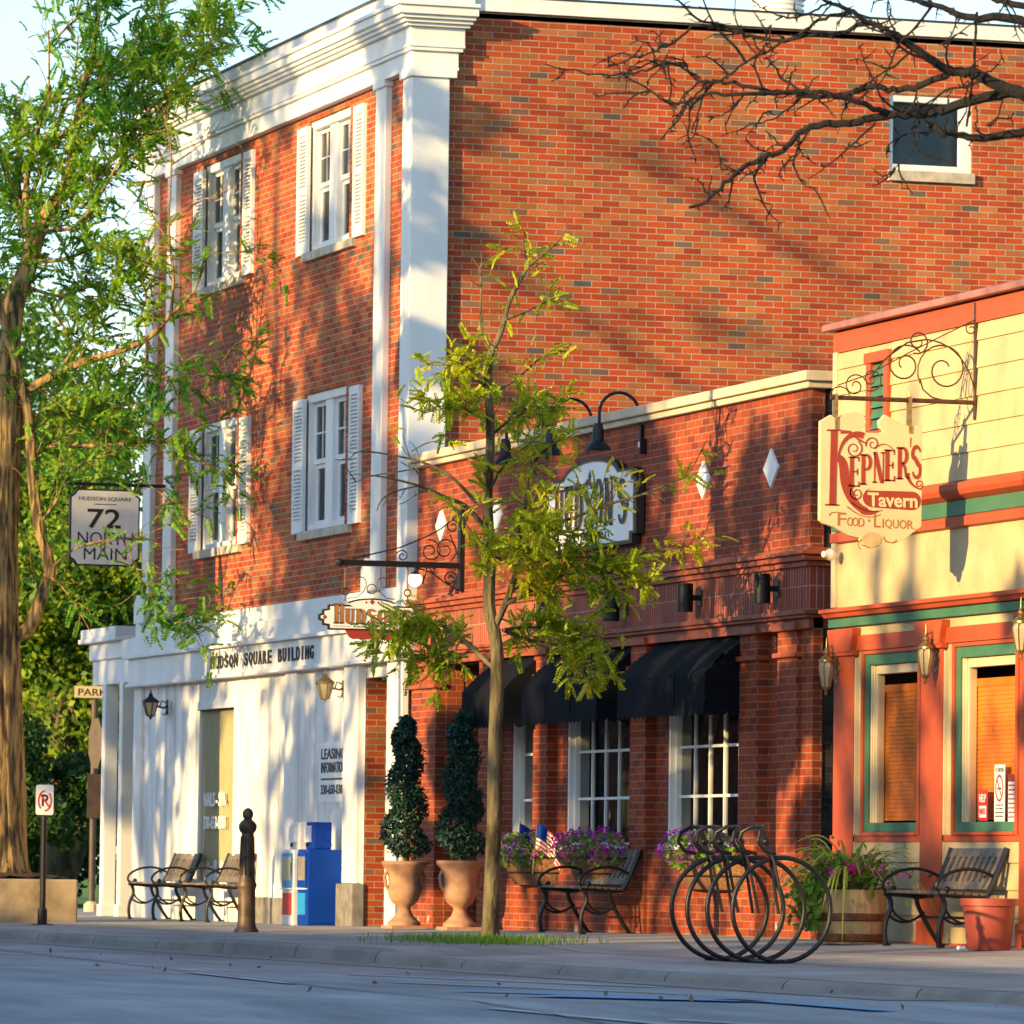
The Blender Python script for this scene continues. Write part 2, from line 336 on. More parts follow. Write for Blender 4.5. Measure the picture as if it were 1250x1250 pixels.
def ground_mat(name, c1, c2, grid=None, sc=1.0, crack=0.0, stretch=(1, 1, 1), rough=0.9, stain=False):
    m, N, L, P = newmat(name); P.inputs['Roughness'].default_value = rough; P.inputs['Specular IOR Level'].default_value = 0.3
    geo = N.new('ShaderNodeNewGeometry')
    mp = N.new('ShaderNodeMapping'); mp.inputs['Scale'].default_value = stretch; L.new(geo.outputs['Position'], mp.inputs[0])
    a = N.new('ShaderNodeTexNoise'); a.inputs['Scale'].default_value = 0.7*sc; a.inputs['Detail'].default_value = 9; a.inputs['Roughness'].default_value = 0.65
    b = N.new('ShaderNodeTexNoise'); b.inputs['Scale'].default_value = 55*sc; b.inputs['Detail'].default_value = 3
    L.new(mp.outputs[0], a.inputs['Vector']); L.new(geo.outputs['Position'], b.inputs['Vector'])
    ad = N.new('ShaderNodeMath'); ad.operation = 'MULTIPLY_ADD'; L.new(b.outputs['Fac'], ad.inputs[0]); ad.inputs[1].default_value = 0.6; L.new(a.outputs['Fac'], ad.inputs[2])
    rp = N.new('ShaderNodeValToRGB'); rp.color_ramp.elements[0].position = 0.6; rp.color_ramp.elements[1].position = 1.05
    rp.color_ramp.elements[0].color = rgba(c1); rp.color_ramp.elements[1].color = rgba(c2); L.new(ad.outputs[0], rp.inputs[0])
    col = rp.outputs[0]
    if grid:
        sp = N.new('ShaderNodeSeparateXYZ'); L.new(geo.outputs['Position'], sp.inputs[0])
        outs = []
        for k, g in ((0, grid[0]), (1, grid[1])):
            d = N.new('ShaderNodeMath'); d.operation = 'PINGPONG'; d.inputs[1].default_value = g/2; L.new(sp.outputs[k], d.inputs[0]); outs.append(d.outputs[0])
        mn = N.new('ShaderNodeMath'); mn.operation = 'MINIMUM'; L.new(outs[0], mn.inputs[0]); L.new(outs[1], mn.inputs[1])
        lt = N.new('ShaderNodeMath'); lt.operation = 'LESS_THAN'; L.new(mn.outputs[0], lt.inputs[0]); lt.inputs[1].default_value = 0.012
        mx = N.new('ShaderNodeMix'); mx.data_type = 'RGBA'; L.new(col, mx.inputs['A']); mx.inputs['B'].default_value = rgba(tuple(x*0.35 for x in c1)); L.new(lt.outputs[0], mx.inputs['Factor']); col = mx.outputs['Result']
    if stain:
        sn_ = N.new('ShaderNodeTexNoise'); sn_.inputs['Scale'].default_value = .55; sn_.inputs['Detail'].default_value = 7; sn_.inputs['Roughness'].default_value = .7
        ms = N.new('ShaderNodeMapping'); ms.inputs['Scale'].default_value = (.35, 1.6, 1); L.new(geo.outputs['Position'], ms.inputs[0]); L.new(ms.outputs[0], sn_.inputs['Vector'])
        mr_ = N.new('ShaderNodeMapRange'); mr_.inputs['From Min'].default_value = .35; mr_.inputs['From Max'].default_value = .62; mr_.inputs['To Min'].default_value = .62; mr_.inputs['To Max'].default_value = 1.08; L.new(sn_.outputs['Fac'], mr_.inputs['Value'])
        vs_ = N.new('ShaderNodeVectorMath'); vs_.operation = 'SCALE'; L.new(col, vs_.inputs[0]); L.new(mr_.outputs[0], vs_.inputs['Scale']); col = vs_.outputs[0]
    if crack:
        vo = N.new('ShaderNodeTexVoronoi'); vo.feature = 'DISTANCE_TO_EDGE'; vo.inputs['Scale'].default_value = crack
        wv = N.new('ShaderNodeTexNoise'); wv.inputs['Scale'].default_value = 1.3; L.new(geo.outputs['Position'], wv.inputs['Vector'])
        va = N.new('ShaderNodeVectorMath'); va.operation = 'ADD'; L.new(geo.outputs['Position'], va.inputs[0]); L.new(wv.outputs['Color'], va.inputs[1]); L.new(va.outputs[0], vo.inputs['Vector'])
        lt = N.new('ShaderNodeMath'); lt.operation = 'LESS_THAN'; L.new(vo.outputs['Distance'], lt.inputs[0]); lt.inputs[1].default_value = 0.004
        mx = N.new('ShaderNodeMix'); mx.data_type = 'RGBA'; L.new(col, mx.inputs['A']); mx.inputs['B'].default_value = rgba(tuple(x*0.4 for x in c1)); L.new(lt.outputs[0], mx.inputs['Factor']); col = mx.outputs['Result']
    L.new(col, P.inputs['Base Color'])
    bp = N.new('ShaderNodeBump'); bp.inputs['Strength'].default_value = 0.5; bp.inputs['Distance'].default_value = 0.006
    L.new(b.outputs['Fac'], bp.inputs['Height']); L.new(bp.outputs[0], P.inputs['Normal'])
    return m
M['asphalt'] = ground_mat('worn_asphalt', (0.27, 0.275, 0.28), (0.43, 0.425, 0.415), sc=.8, stain=True)
M['concrete'] = ground_mat('sidewalk_concrete', (0.30, 0.29, 0.275), (0.44, 0.42, 0.39), grid=(1.5, 1.5), stain=True)
M['kerbmat'] = ground_mat('kerb_concrete', (0.20, 0.19, 0.17), (0.36, 0.33, 0.29), grid=(2.4, 1000), sc=2)
M['apron'] = ground_mat('apron_concrete', (0.27, 0.24, 0.195), (0.42, 0.38, 0.31), sc=1.5)
M['lawn'] = ground_mat('grass_lawn', (0.05, 0.12, 0.015), (0.16, 0.28, 0.03), sc=3)
M['paint_white'] = ground_mat('worn_white_line', (0.30, 0.305, 0.31), (0.62, 0.62, 0.62), sc=3)
M['paint_blue'] = ground_mat('worn_blue_line', (0.26, 0.33, 0.40), (0.10, 0.40, 0.70), sc=3)
M['tar'] = ground_mat('tar_seal', (0.12, 0.12, 0.12), (0.22, 0.22, 0.22), sc=4)

# ------------------------------------------------------------------ lettering
_tc = {}
def glyphs(s, bold=0.0):
    """flat outline mesh of a line of text, x from 0, cap height about 1"""
    if (s, bold) in _tc: return _tc[(s, bold)]
    cu = bpy.data.curves.new('lettering', 'FONT'); cu.body = s; cu.size = 1.0; cu.offset = bold; cu.resolution_u = 3
    o = link(bpy.data.objects.new('lettering', cu)); bpy.context.view_layer.update()
    me = bpy.data.meshes.new_from_object(o.evaluated_get(bpy.context.evaluated_depsgraph_get()))
    vs = [(v.co.x, v.co.y) for v in me.vertices]; fs = [tuple(p.vertices) for p in me.polygons]
    bpy.data.objects.remove(o); bpy.data.curves.remove(cu); bpy.data.meshes.remove(me)
    x0 = min(p[0] for p in vs); y0 = min(p[1] for p in vs); x1 = max(p[0] for p in vs); y1 = max(p[1] for p in vs)
    vs = [((p[0]-x0)/(x1-x0), (p[1]-y0)/(y1-y0)) for p in vs]
    _tc[(s, bold)] = (vs, fs); return vs, fs
def flat_to(g, vs2, fs, O, U, V, Nn, depth=0.004):
    O, U, V, Nn = Vector(O), Vector(U), Vector(V), Vector(Nn).normalized()
    top = [O+U*a+V*b+Nn*depth for a, b in vs2]; bot = [O+U*a+V*b for a, b in vs2]; n = len(vs2)
    ed = {}
    for f in fs:
        for i in range(len(f)):
            e = (f[i], f[(i+1) % len(f)]); k = (min(e), max(e)); ed.setdefault(k, []).append(e)
    side = [(a+n, b+n, b, a) for k, l in ed.items() if len(l) == 1 for a, b in l]
    g.add(top+bot, [tuple(f) for f in fs]+side)
def write(g, s, O, U, V, Nn, w, h, bold=0.0, depth=0.004):
    vs, fs = glyphs(s, bold)
    flat_to(g, [(a*w, b*h) for a, b in vs], fs, O, U, V, Nn, depth)
def ribbon(pts, t0, t1=None):
    """flat stroke along a 2-D polyline, thickness t0 -> t1"""
    t1 = t0 if t1 is None else t1; n = len(pts); vs = []; fs = []
    for i, p in enumerate(pts):
        a = pts[max(0, i-1)]; b = pts[min(n-1, i+1)]
        dx, dy = b[0]-a[0], b[1]-a[1]; l = math.hypot(dx, dy) or 1
        if callable(t0): t = t0(i/(n-1))
        else: t = t0+(t1-t0)*i/(n-1)
        vs += [(p[0]-dy/l*t/2, p[1]+dx/l*t/2), (p[0]+dy/l*t/2, p[1]-dx/l*t/2)]
    for i in range(n-1): fs.append((2*i, 2*i+1, 2*i+3, 2*i+2))
    return vs, fs
def arc(cx, cy, rx, ry, a0, a1, n=14): return [(cx+rx*math.cos(R(a0+(a1-a0)*i/n)), cy+ry*math.sin(R(a0+(a1-a0)*i/n))) for i in range(n+1)]
def spiral(cx, cy, r0, r1, a0, turns, n=30): return [(cx+(r0+(r1-r0)*i/n)*math.cos(R(a0)+turns*2*math.pi*i/n), cy+(r0+(r1-r0)*i/n)*math.sin(R(a0)+turns*2*math.pi*i/n)) for i in range(n+1)]
def slab_letter(ch):
    """condensed slab-serif capitals of the old saloon kind, in a 0.56 x 1 box -> list of (verts, faces)"""
    T, t = 0.17, 0.055; S = []
    bar = lambda x0, x1, y0, y1: S.append(([(x0, y0), (x1, y0), (x1, y1), (x0, y1)], [(0, 1, 2, 3)]))
    def stem(x, tt=T, top=True, bot=True):
        bar(x, x+tt, 0, 1)
        if bot: bar(x-0.06, x+tt+0.06, -0.002, 0.05)
        if top: bar(x-0.06, x+tt+0.06, 0.95, 1.002)
    if ch == 'H': stem(0.06); stem(0.38, 0.13); bar(0.2, 0.4, 0.48, 0.54)
    elif ch == 'U':
        bar(0.06, 0.06+T, 0.25, 1); bar(0, 0.29, 0.95, 1.002); bar(0.40, 0.47, 0.25, 1); bar(0.34, 0.54, 0.95, 1.002)
        S.append(ribbon(arc(0.29, 0.25, 0.145, 0.20, 180, 360), 0.17, 0.07))
    elif ch == 'D': stem(0.06); S.append(ribbon([(0.2, 0.97)]+arc(0.26, 0.5, 0.2, 0.465, 90, -90, 20)+[(0.2, 0.03)], lambda s: 0.06+0.10*math.sin(math.pi*s)))
    elif ch == 'S': S.append(ribbon(arc(0.27, 0.74, 0.19, 0.225, 20, 200, 12)+[(0.2, 0.60), (0.36, 0.42)]+arc(0.27, 0.27, 0.19, 0.235, 25, -165, 12), lambda s: 0.06+0.10*math.sin(math.pi*s)))
    elif ch == 'O': S.append(ribbon(arc(0.28, 0.5, 0.2, 0.46, 90, 450, 28), lambda s: 0.06+0.10*abs(math.sin(2*math.pi*s))))
    elif ch == 'N': bar(0.07, 0.12, 0, 1); bar(0, 0.2, -0.002, 0.05); bar(0.44, 0.49, 0, 1); bar(0.36, 0.56, 0.95, 1.002); S.append(([(0.02, 1), (0.2, 1), (0.49, 0), (0.33, 0)], [(0, 3, 2, 1)]))
    elif ch == "'": S.append(([(0.02, 1), (0.15, 1), (0.06, 0.72), (0.02, 0.72)], [(0, 3, 2, 1)]))
    elif ch == 'E': stem(0.06); bar(0.2, 0.46, 0.95, 1.0); bar(0.2, 0.48, 0, 0.05); bar(0.2, 0.4, 0.48, 0.53); bar(0.42, 0.47, 0.84, 1.0); bar(0.43, 0.49, 0, 0.17); bar(0.36, 0.41, 0.4, 0.61)
    elif ch in 'PR':
        stem(0.06); S.append(ribbon([(0.2, 0.97)]+arc(0.28, 0.74, 0.17, 0.235, 90, -90, 14)+[(0.2, 0.5)], lambda s: 0.055+0.09*math.sin(math.pi*s)))
        if ch == 'R': S.append(ribbon([(0.26, 0.5), (0.38, 0.36), (0.42, 0.1), (0.54, 0.02)], 0.13, 0.07))
    return S
def slab_word(g, word, O, U, V, Nn, w, h, depth=0.004, widths=None, grow=None, base=None):
    adv = {"'": 0.2}
    tot = sum(adv.get(c, 0.62) for c in word); x = 0.0
    for i, c in enumerate(word):
        k = w/tot; hh = h*(grow(i/(len(word)-1)) if grow else 1.0); b0 = base(i/(len(word)-1))*h if base else 0.0
        for vs, fs in slab_letter(c):
            flat_to(g, [((x+a)*k, b0+b*hh) for a, b in vs], fs, O, U, V, Nn, depth)
        x += adv.get(c, 0.62)

# ------------------------------------------------------------------ ground
def lerp(x, xs, ys): return float(np.interp(x, xs, ys))
def zsw(X, Y):
    zw = lerp(X, [-4, 10], [0.015, 0.09]); zk = lerp(X, [4, 8, 9, 14, 15, 30], [-.03, -.03, 0.0, 0.0, -.05, -.06])
    t = min(max(-Y/4.4, 0), 1); return zw+(zk-zw)*t
def zrd(X): return -0.12 if X < 28 else -0.12-(X-28)*0.02
def grid_mesh(xs, ys, fz):
    g = G(); n = len(ys)
    g.v = [(x, y, fz(x, y)) for x in xs for y in ys]
    g.f = [(i*n+j, i*n+j+1, (i+1)*n+j+1, (i+1)*n+j) for i in range(len(xs)-1) for j in range(n-1)]
    g.f = [f[::-1] for f in g.f]
    return g
xs = [-400, -120, -60, -40]+list(np.linspace(-30, 30, 61))+[40, 60, 90, 150, 300]
build('ground', grid_mesh([-900, -200, 0, 27, 62, 150, 900], [-900, -200, -60, 0, 60, 200, 900], lambda x, y: zrd(min(x, 62))-0.03), M['lawn'], kind='structure')
build('road', grid_mesh([x for x in xs if x >= -400], [-27, -20, -15, -10, -7, -5, -4.35], lambda x, y: zrd(min(x, 62))), M['asphalt'], kind='structure')
build('sidewalk', grid_mesh([-26, -20]+list(np.linspace(-16, 32, 97))+[60], [-4.36, -3.3, -2.2, -1.1, -0.3, 0.6, 2.6], zsw), M['concrete'], kind='structure')
kg = G(); kx = [-60, -26]+list(np.linspace(-16, 32, 49))+[60]
for a, b in zip(kx[:-1], kx[1:]):
    vs = []
    for x in (a, b):
        z = zsw(x, -4.4)+0.004; j = 0.006*math.sin(x*7.3)
        vs += [(x, -4.34, z), (x, -4.53+j, z), (x, -4.56+j, z-0.025), (x, -4.585+j, zrd(x)-0.02), (x, -4.34, z-0.1)]
    kg.add(vs, [(0, 1, 6, 5), (1, 2, 7, 6), (2, 3, 8, 7)])
build('kerb', kg, M['kerbmat'], kind='structure')
lw = G(); lw.add([(-90, -0.6, 0.0), (-15.2, -0.6, 0.0), (-15.2, 40, 0.05), (-90, 40, 0.05)], [(0, 1, 2, 3)])
build('lawn', lw, M['lawn'], kind='structure')
ap = grid_mesh(list(np.linspace(23, 40, 18)), [-4.335, -4.1, -3.8, -3.45], lambda x, y: zsw(x, y)+.004)
build('driveway_apron', ap, M['apron'], kind='structure')
gt = G(); gt.add([(x, y, zrd(x)+0.004) for x, y in ((-60, -5.05), (27, -5.05), (27, -4.57), (-60, -4.57))], [(0, 1, 2, 3)])
build('gutter', gt, M['kerbmat'], kind='structure')
def strip(name, p, q, wd, m, dz=0.008):
    p, q = Vector((p[0], p[1], 0)), Vector((q[0], q[1], 0)); d = (q-p).normalized(); n = Vector((-d.y, d.x, 0))*wd/2
    g = G(); k = 8; vs = []
    for i in range(k+1):
        c = p+(q-p)*i/k
        for s in (1, -1):
            a = c+n*s; vs.append((a.x, a.y, zrd(a.x)+dz))
    g.add(vs, [(2*i, 2*i+1, 2*i+3, 2*i+2) for i in range(k)])
    return build(name, g, m, kind='structure')
strip('white_parking_line', (19.28, -7.40), (23.21, -7.71), 0.10, M['paint_white'], 0.008)
strip('white_parking_line', (19.52, -6.31), (23.55, -5.31), 0.10, M['paint_white'], 0.008)
strip('white_parking_line', (22.45, -6.81), (25.57, -5.84), 0.10, M['paint_white'], 0.008)
strip('white_parking_line', (28.94, -8.15), (30.98, -7.73), 0.12, M['paint_white'], 0.008)
strip('white_parking_line', (30.26, -7.53), (31.18, -6.96), 0.10, M['paint_white'], 0.008)
strip('blue_parking_line', (25.22, -7.19), (26.38, -6.50), 0.22, M['paint_blue'], 0.012)
strip('blue_parking_line', (26.52, -7.07), (27.74, -6.08), 0.55, M['paint_blue'], 0.012)
strip('blue_parking_line', (27.37, -6.21), (29.04, -5.80), 0.20, M['paint_blue'], 0.012)
strip('tar_seam', (8.53, -6.35), (24.69, -7.80), 0.03, M['tar'], 0.008)
strip('tar_seam', (24.69, -7.80), (31.04, -8.08), 0.03, M['tar'], 0.008)

# ------------------------------------------------------------------ wall panel with openings
def panel(g, a0, a1, z0, z1, holes, face, back, axis='y'):
    """a wall sheet in plane axis=face with rectangular holes whose reveals run to 'back'"""
    A = sorted({a0, a1} | {h[k] for h in holes for k in (0, 1)}); Z = sorted({z0, z1} | {h[k] for h in holes for k in (2, 3)})
    A = [a for a in A if a0-1e-6 <= a <= a1+1e-6]; Z = [z for z in Z if z0-1e-6 <= z <= z1+1e-6]
    P = (lambda a, z, t: (a, t, z)) if axis == 'y' else (lambda a, z, t: (t, a, z))
    solid = lambda a, z: not any(h[0] < a < h[1] and h[2] < z < h[3] for h in holes)
    for i in range(len(A)-1):
        for j in range(len(Z)-1):
            if not solid((A[i]+A[i+1])/2, (Z[j]+Z[j+1])/2): continue
            q = [P(A[i], Z[j], face), P(A[i+1], Z[j], face), P(A[i+1], Z[j+1], face), P(A[i], Z[j+1], face)]
            g.add(q, [(0, 1, 2, 3)] if axis == 'y' else [(0, 1, 2, 3)])
    for h in holes:
        x0, x1, y0, y1 = max(h[0], a0), min(h[1], a1), max(h[2], z0), min(h[3], z1)
        c = [(x0, y0), (x1, y0), (x1, y1), (x0, y1)]
        for k in range(4):
            p, q = c[k], c[(k+1) % 4]
            g.add([P(*p, face), P(*q, face), P(*q, back), P(*p, back)], [(0, 3, 2, 1)])
    return g

# ------------------------------------------------------------------ three-storey brick office building
XL = -11.75
OFF = thing('office_building', 'three storey orange brick building with white pilasters and white ground floor', 'building', (-6, 0, 0))
wins = [(-4.28, -2.58, 4.45, 6.01), (-4.26, -2.56, 7.62, 9.12), (-8.93, -7.23, 4.45, 5.98), (-8.93, -7.23, 7.62, 9.12)]
g = G(); panel(g, XL, 0, 3.55, 10.0, wins, 0.0, 0.16)
SIDEWIN = (5.42, 6.40, 8.38, 9.22)
panel(g, 0.0, 14.0, 0, 9.93, [SIDEWIN], 0.0, -0.15, axis='x')
g.add([(0, 14, 0), (XL, 14, 0), (XL, 14, 9.9), (0, 14, 9.9)], [(0, 1, 2, 3)])
g.add([(XL, 0, 0), (XL, 14, 0), (XL, 14, 9.9), (XL, 0, 9.9)], [(0, 1, 2, 3)])
build('brick_wall', g, M['brick_office'], OFF)
g = G(); g.box(XL, 0.0, 0.3, 14, 9.8, 9.85)
build('roof', g, M['flash'], OFF)
g = G(); g.box(XL+.3, -0.3, 0.9, 1.0, 0, 9.6)
build('inner_wall', g, M['dark'], OFF)
def sash_window(par, x0, x1, z0, z1, k):
    """pair of double-hung sashes in one white frame"""
    w_ = build('window', (lambda g: (g.box(x0, x0+.11, .03, .16, z0, z1), g.box(x1-.11, x1, .03, .16, z0, z1), g.box(x0+.11, x1-.11, .03, .16, z1-.10, z1),
               g.box(x0+.11, x1-.11, .02, .16, z0, z0+.07), g.box((x0+x1)/2-.15, (x0+x1)/2+.15, .05, .16, z0+.07, z1-.10)) and g)(G()), M['white'], par, bevel=0.008)
    mid = (x0+x1)/2; zm = z0+(z1-z0)*0.49
    for a, b in ((x0+.11, mid-.15), (mid+.15, x1-.11)):
        s = G()
        lo, hi = z0+.07, z1-.10
        for (p, q, y) in ((lo, zm, .125), (zm, hi, .095)):
            s.box(a, a+.045, y, y+.03, p, q); s.box(b-.045, b, y, y+.03, p, q); s.box(a+.045, b-.045, y, y+.03, p, p+.055); s.box(a+.045, b-.045, y, y+.03, q-.05, q)
        c = (a+b)/2; s.box(c-.009, c+.009, .10, .12, zm+.055, hi-.05); zz = (zm+hi)/2; s.box(a+.045, b-.045, .101, .119, zz-.009, zz+.009)
        build('sash', s, M['white'], w_)
        p = G(); p.add([(a+.045, .112, zm+.05), (b-.045, .112, zm+.05), (b-.045, .112, hi-.05), (a+.045, .112, hi-.05)], [(0, 1, 2, 3)])
        p.add([(a+.045, .142, lo+.05), (b-.045, .142, lo+.05), (b-.045, .142, zm-.04), (a+.045, .142, zm-.04)], [(0, 1, 2, 3)])
        build('pane', p, M['glass'], w_)
        cu = G(); n = 14; ww = (b-a)*(0.55 if k % 2 else 0.38)
        for xa, xb in ((a, a+ww), (b-ww*.6, b)):
            vs = []
            for i in range(n+1):
                x = xa+(xb-xa)*i/n; y = .25+.03*math.sin(i*2.1+k)
                vs += [(x, y, lo), (x, y, hi)]
            cu.add(vs, [(2*i, 2*i+2, 2*i+3, 2*i+1) for i in range(n)])
        build('curtain', cu, M['curtain'], w_)
    s = G(); s.box(x0-.06, x1+.30, -.06, .1, z0-.10, z0-.002); build('sill', s, M['sill'], w_, bevel=0.006)
    return w_
def shutter(par, x0, x1, z0, z1):
    s = G(); y0, y1 = -.045, -.002
    s.box(x0, x0+.05, y0, y1, z0, z1); s.box(x1-.05, x1, y0, y1, z0, z1); s.box(x0+.05, x1-.05, y0, y1, z1-.09, z1); s.box(x0+.05, x1-.05, y0, y1, z0, z0+.12)
    zm = (z0+z1)/2; s.box(x0+.05, x1-.05, y0, y1, zm-.04, zm+.04)
    z = z0+.13
    while z < z1-.12:
        if abs(z-zm) > .06: s.add([(x0+.05, y0+.006, z), (x1-.05, y0+.006, z), (x1-.05, y1-.006, z+.035), (x0+.05, y1-.006, z+.035), (x0+.05, y0+.006, z-.006), (x1-.05, y0+.006, z-.006), (x1-.05, y1-.006, z+.029), (x0+.05, y1-.006, z+.029)], [(0, 1, 2, 3), (4, 7, 6, 5), (0, 4, 5, 1), (2, 6, 7, 3)])
        z += .042
    s.box(x0+.05, x1-.05, y1-.008, y1, z0+.12, z1-.09)
    build('shutter', s, M['white'], par)
for k, h in enumerate(wins):
    w_ = sash_window(OFF, *h, k)
    x0, x1, z0, z1 = h
    shutter(w_, x0-.34, x0+.10-.005, z0-.01, z1-.05); shutter(w_, x1+.26, x1+.66, z0-.01, z1-.05)
# side window
y0, y1, z0, z1 = SIDEWIN
g = G(); 
for (a, b, c, d) in ((y0, y0+.05, z0, z1), (y1-.14, y1, z0, z1), (y0+.05, y1-.14, z1-.08, z1), (y0+.05, y1-.14, z0, z0+.07)): g.box(-.12, -.02, a, b, c, d)
sw = build('side_window', g, M['white'], OFF, bevel=.006)
p = G(); p.add([(-.09, y0+.05, z0+.07), (-.09, y1-.14, z0+.07), (-.09, y1-.14, z1-.08), (-.09, y0+.05, z1-.08)], [(0, 1, 2, 3)]); build('pane', p, M['glass'], sw)
p = G(); p.box(-.18, -.17, y0-.1, y1+.1, z0-.1, z1+.1); build('reflection_sheet', p, M['pane_reflection'], sw)  # sheet added behind the pane, coloured like a reflection in it
p = G(); p.box(-.1, .05, y0-.02, y1+.02, z0-.12, z0-.003); build('sill', p, M['sill'], sw, bevel=.006)
# coping and roof things
g = G(); g.box(-.03, .045, .62, 14.05, 9.87, 10.03); build('coping', g, M['white'], OFF, bevel=.006)
g = G(); g.box(-.05, .06, .62, 14.07, 10.033, 10.05); build('coping_flashing', g, M['flash'], OFF)
# pilasters: (x0, x1, side depth)
def pilaster(x0, x1, ytop, base=True, ysides=0.0):
    g = G(); p = -.075
    if ysides: g.add([], []); g.box(x0, x1, p, .002, 3.66, 9.2); g.box(-.001+.0, x1, .002, ysides, 3.0, 9.2)
    else: g.box(x0, x1, p, .002, 3.66, 9.2)
    if base:
        g.prism([(x0-.14, 3.66), (x1+.02, 3.66), (x1+.02, 3.90), (x1-.0, 3.96), (x0, 4.02), (x0-.14, 3.90)], p-.06, p+.01, 'xz')
    g.box(x0-.03, x1+.03, p-.03, .0015, 9.13, 9.21)
    build('pilaster', g, M['white'], OFF, bevel=.008)
pilaster(-1.31, -.93, 9.2); pilaster(-11.43, -11.08, 9.2); pilaster(-10.42, -10.02, 9.2)
g = G(); g.prism([(-.28, -.075), (.075, -.075), (.075, .345), (.003, .345), (.003, .003), (-.28, .003)], 2.9, 9.12, 'xy')
g.prism([(-.31, -.11), (.11, -.11), (.11, .42), (.003, .42), (.003, .003), (-.31, .003)], 9.12, 9.2, 'xy')
build('corner_pilaster', g, M['white'], OFF, bevel=.008)
# entablature: stacked profile running along the front and returning a little along the side
def course(g, pr, z0, z1, yend, xr=None):
    xr = pr if xr is None else xr
    g.prism([(XL-.12-pr, -pr), (xr, -pr), (xr, yend), (.004, yend), (.004, .004), (XL-.12-pr, .004)], z0, z1, 'xy')
g = G()
course(g, .10, 9.20, 9.235, .44); course(g, .08, 9.235, 9.40, .44); course(g, .115, 9.40, 9.44, .48)
course(g, .13, 9.44, 9.47, .50); course(g, .115, 9.47, 9.655, .50)
course(g, .17, 9.655, 9.69, .54); course(g, .21, 9.69, 9.73, .56); course(g, .25, 9.73, 9.77, .58); course(g, .29, 9.77, 9.86, .60); course(g, .32, 9.86, 9.90, .61)
build('entablature', g, M['white'], OFF, bevel=.006)
g = G(); g.box(XL-.25, .05, -.12, .3, 9.90, 10.10); g.box(.05, .10, -.05, .61, 9.90, 10.06)
build('parapet_band', g, M['white'], OFF)
g = G(); g.box(XL-.28, .06, -.15, .32, 10.103, 10.125); build('parapet_flashing', g, M['flash'], OFF)
# ground floor
SPA = (-8.86, -7.05, 0.45, 2.53); ENT = (-1.62, -.56, 0.0, 2.88)
g = G(); panel(g, XL, 0.004, 0.0, 3.55, [SPA, ENT], -.012, .14)
g.add([(XL, -.012, 0), (XL, 3, 0), (XL, 3, 3.3), (XL, -.012, 3.3)], [(0, 3, 2, 1)])
build('ground_floor_wall', g, M['white_wall'], OFF)
g = G()
for a, b in ((XL, SPA[0]-.1), (SPA[1]+.1, -4.6), (-4.2, -2.3)):
    x = a+.15
    while x < b:
        g.box(x, x+.035, -.02, -.013, .35, 2.85); x += .42
build('battens', g, M['white_wall'], OFF)
for b_ in ((-6.3, -4.7, -.03, -.013, 0, .31), (-3.3, -2.3, -.03, -.013, 0, .31), (-4.69, -4.2, -.06, -.013, 0, .30)):
    g = G(); g.box(*b_); build('base_board', g, M['grey_stone'], OFF)
g = G()
g.box(XL-.05, .02, -.05, .0, 3.50, 3.67); g.box(XL-.1, .03, -.085, 0.001, 3.27, 3.497)
g.box(XL-.12, .05, -.20, 0.002, 3.225, 3.268); g.box(XL-.05, .04, -.14, .0015, 2.92, 3.224); g.box(XL-.08, .05, -.17, .0025, 2.875, 2.919)
build('frieze', g, M['white'], OFF, bevel=.006)
for x0, x1 in ((-6.75, -6.62), (-2.35, -2.2), (-9.4, -9.3)):
    g = G(); g.prism([(x0, -.085), (x0+.04, -.17), (x1-.04, -.17), (x1, -.085)], 3.29, 3.49, 'xy'); build('frieze_block', g, M['white'], OFF)
for b_ in ((-2.22, -1.66, -.085, -.0125, .49, 2.874), (-.55, .03, -.085, -.0125, 0.0, 2.874), (-4.72, -4.25, -.06, -.0125, .31, 2.874), (XL-.03, XL+.33, -.06, -.0125, 0, 2.874)):
    g = G(); g.box(*b_); build('ground_pilaster', g, M['white'], OFF, bevel=.006)
g = G(); g.box(-2.3, -1.58, -.15, .0, 0, .485); build('plinth_block', g, M['grey_stone'], OFF, bevel=.015)
# entry recess
g = G(); g.add([(-1.62, -.012, 0), (-1.62, 1.8, 0), (-1.62, 1.8, 2.88), (-1.62, -.012, 2.88)], [(0, 1, 2, 3)])
g.add([(-1.62, 1.8, 0), (-.56, 1.8, 0), (-.56, 1.8, 2.88), (-1.62, 1.8, 2.88)], [(0, 1, 2, 3)])
for f in ('entry_side',):
    g2 = G(); g2.add([(-1.605, -.01, 0), (-1.605, 1.8, 0), (-1.605, 1.8, 2.72), (-1.605, -.01, 2.72)], [(0, 1, 2, 3)]); build('entry_brick', g2, M['brick_office'], OFF)
g = G(); g.box(-1.6, -.57, .0, 1.8, 2.73, 2.87); build('entry_ceiling', g, M['white'], OFF)
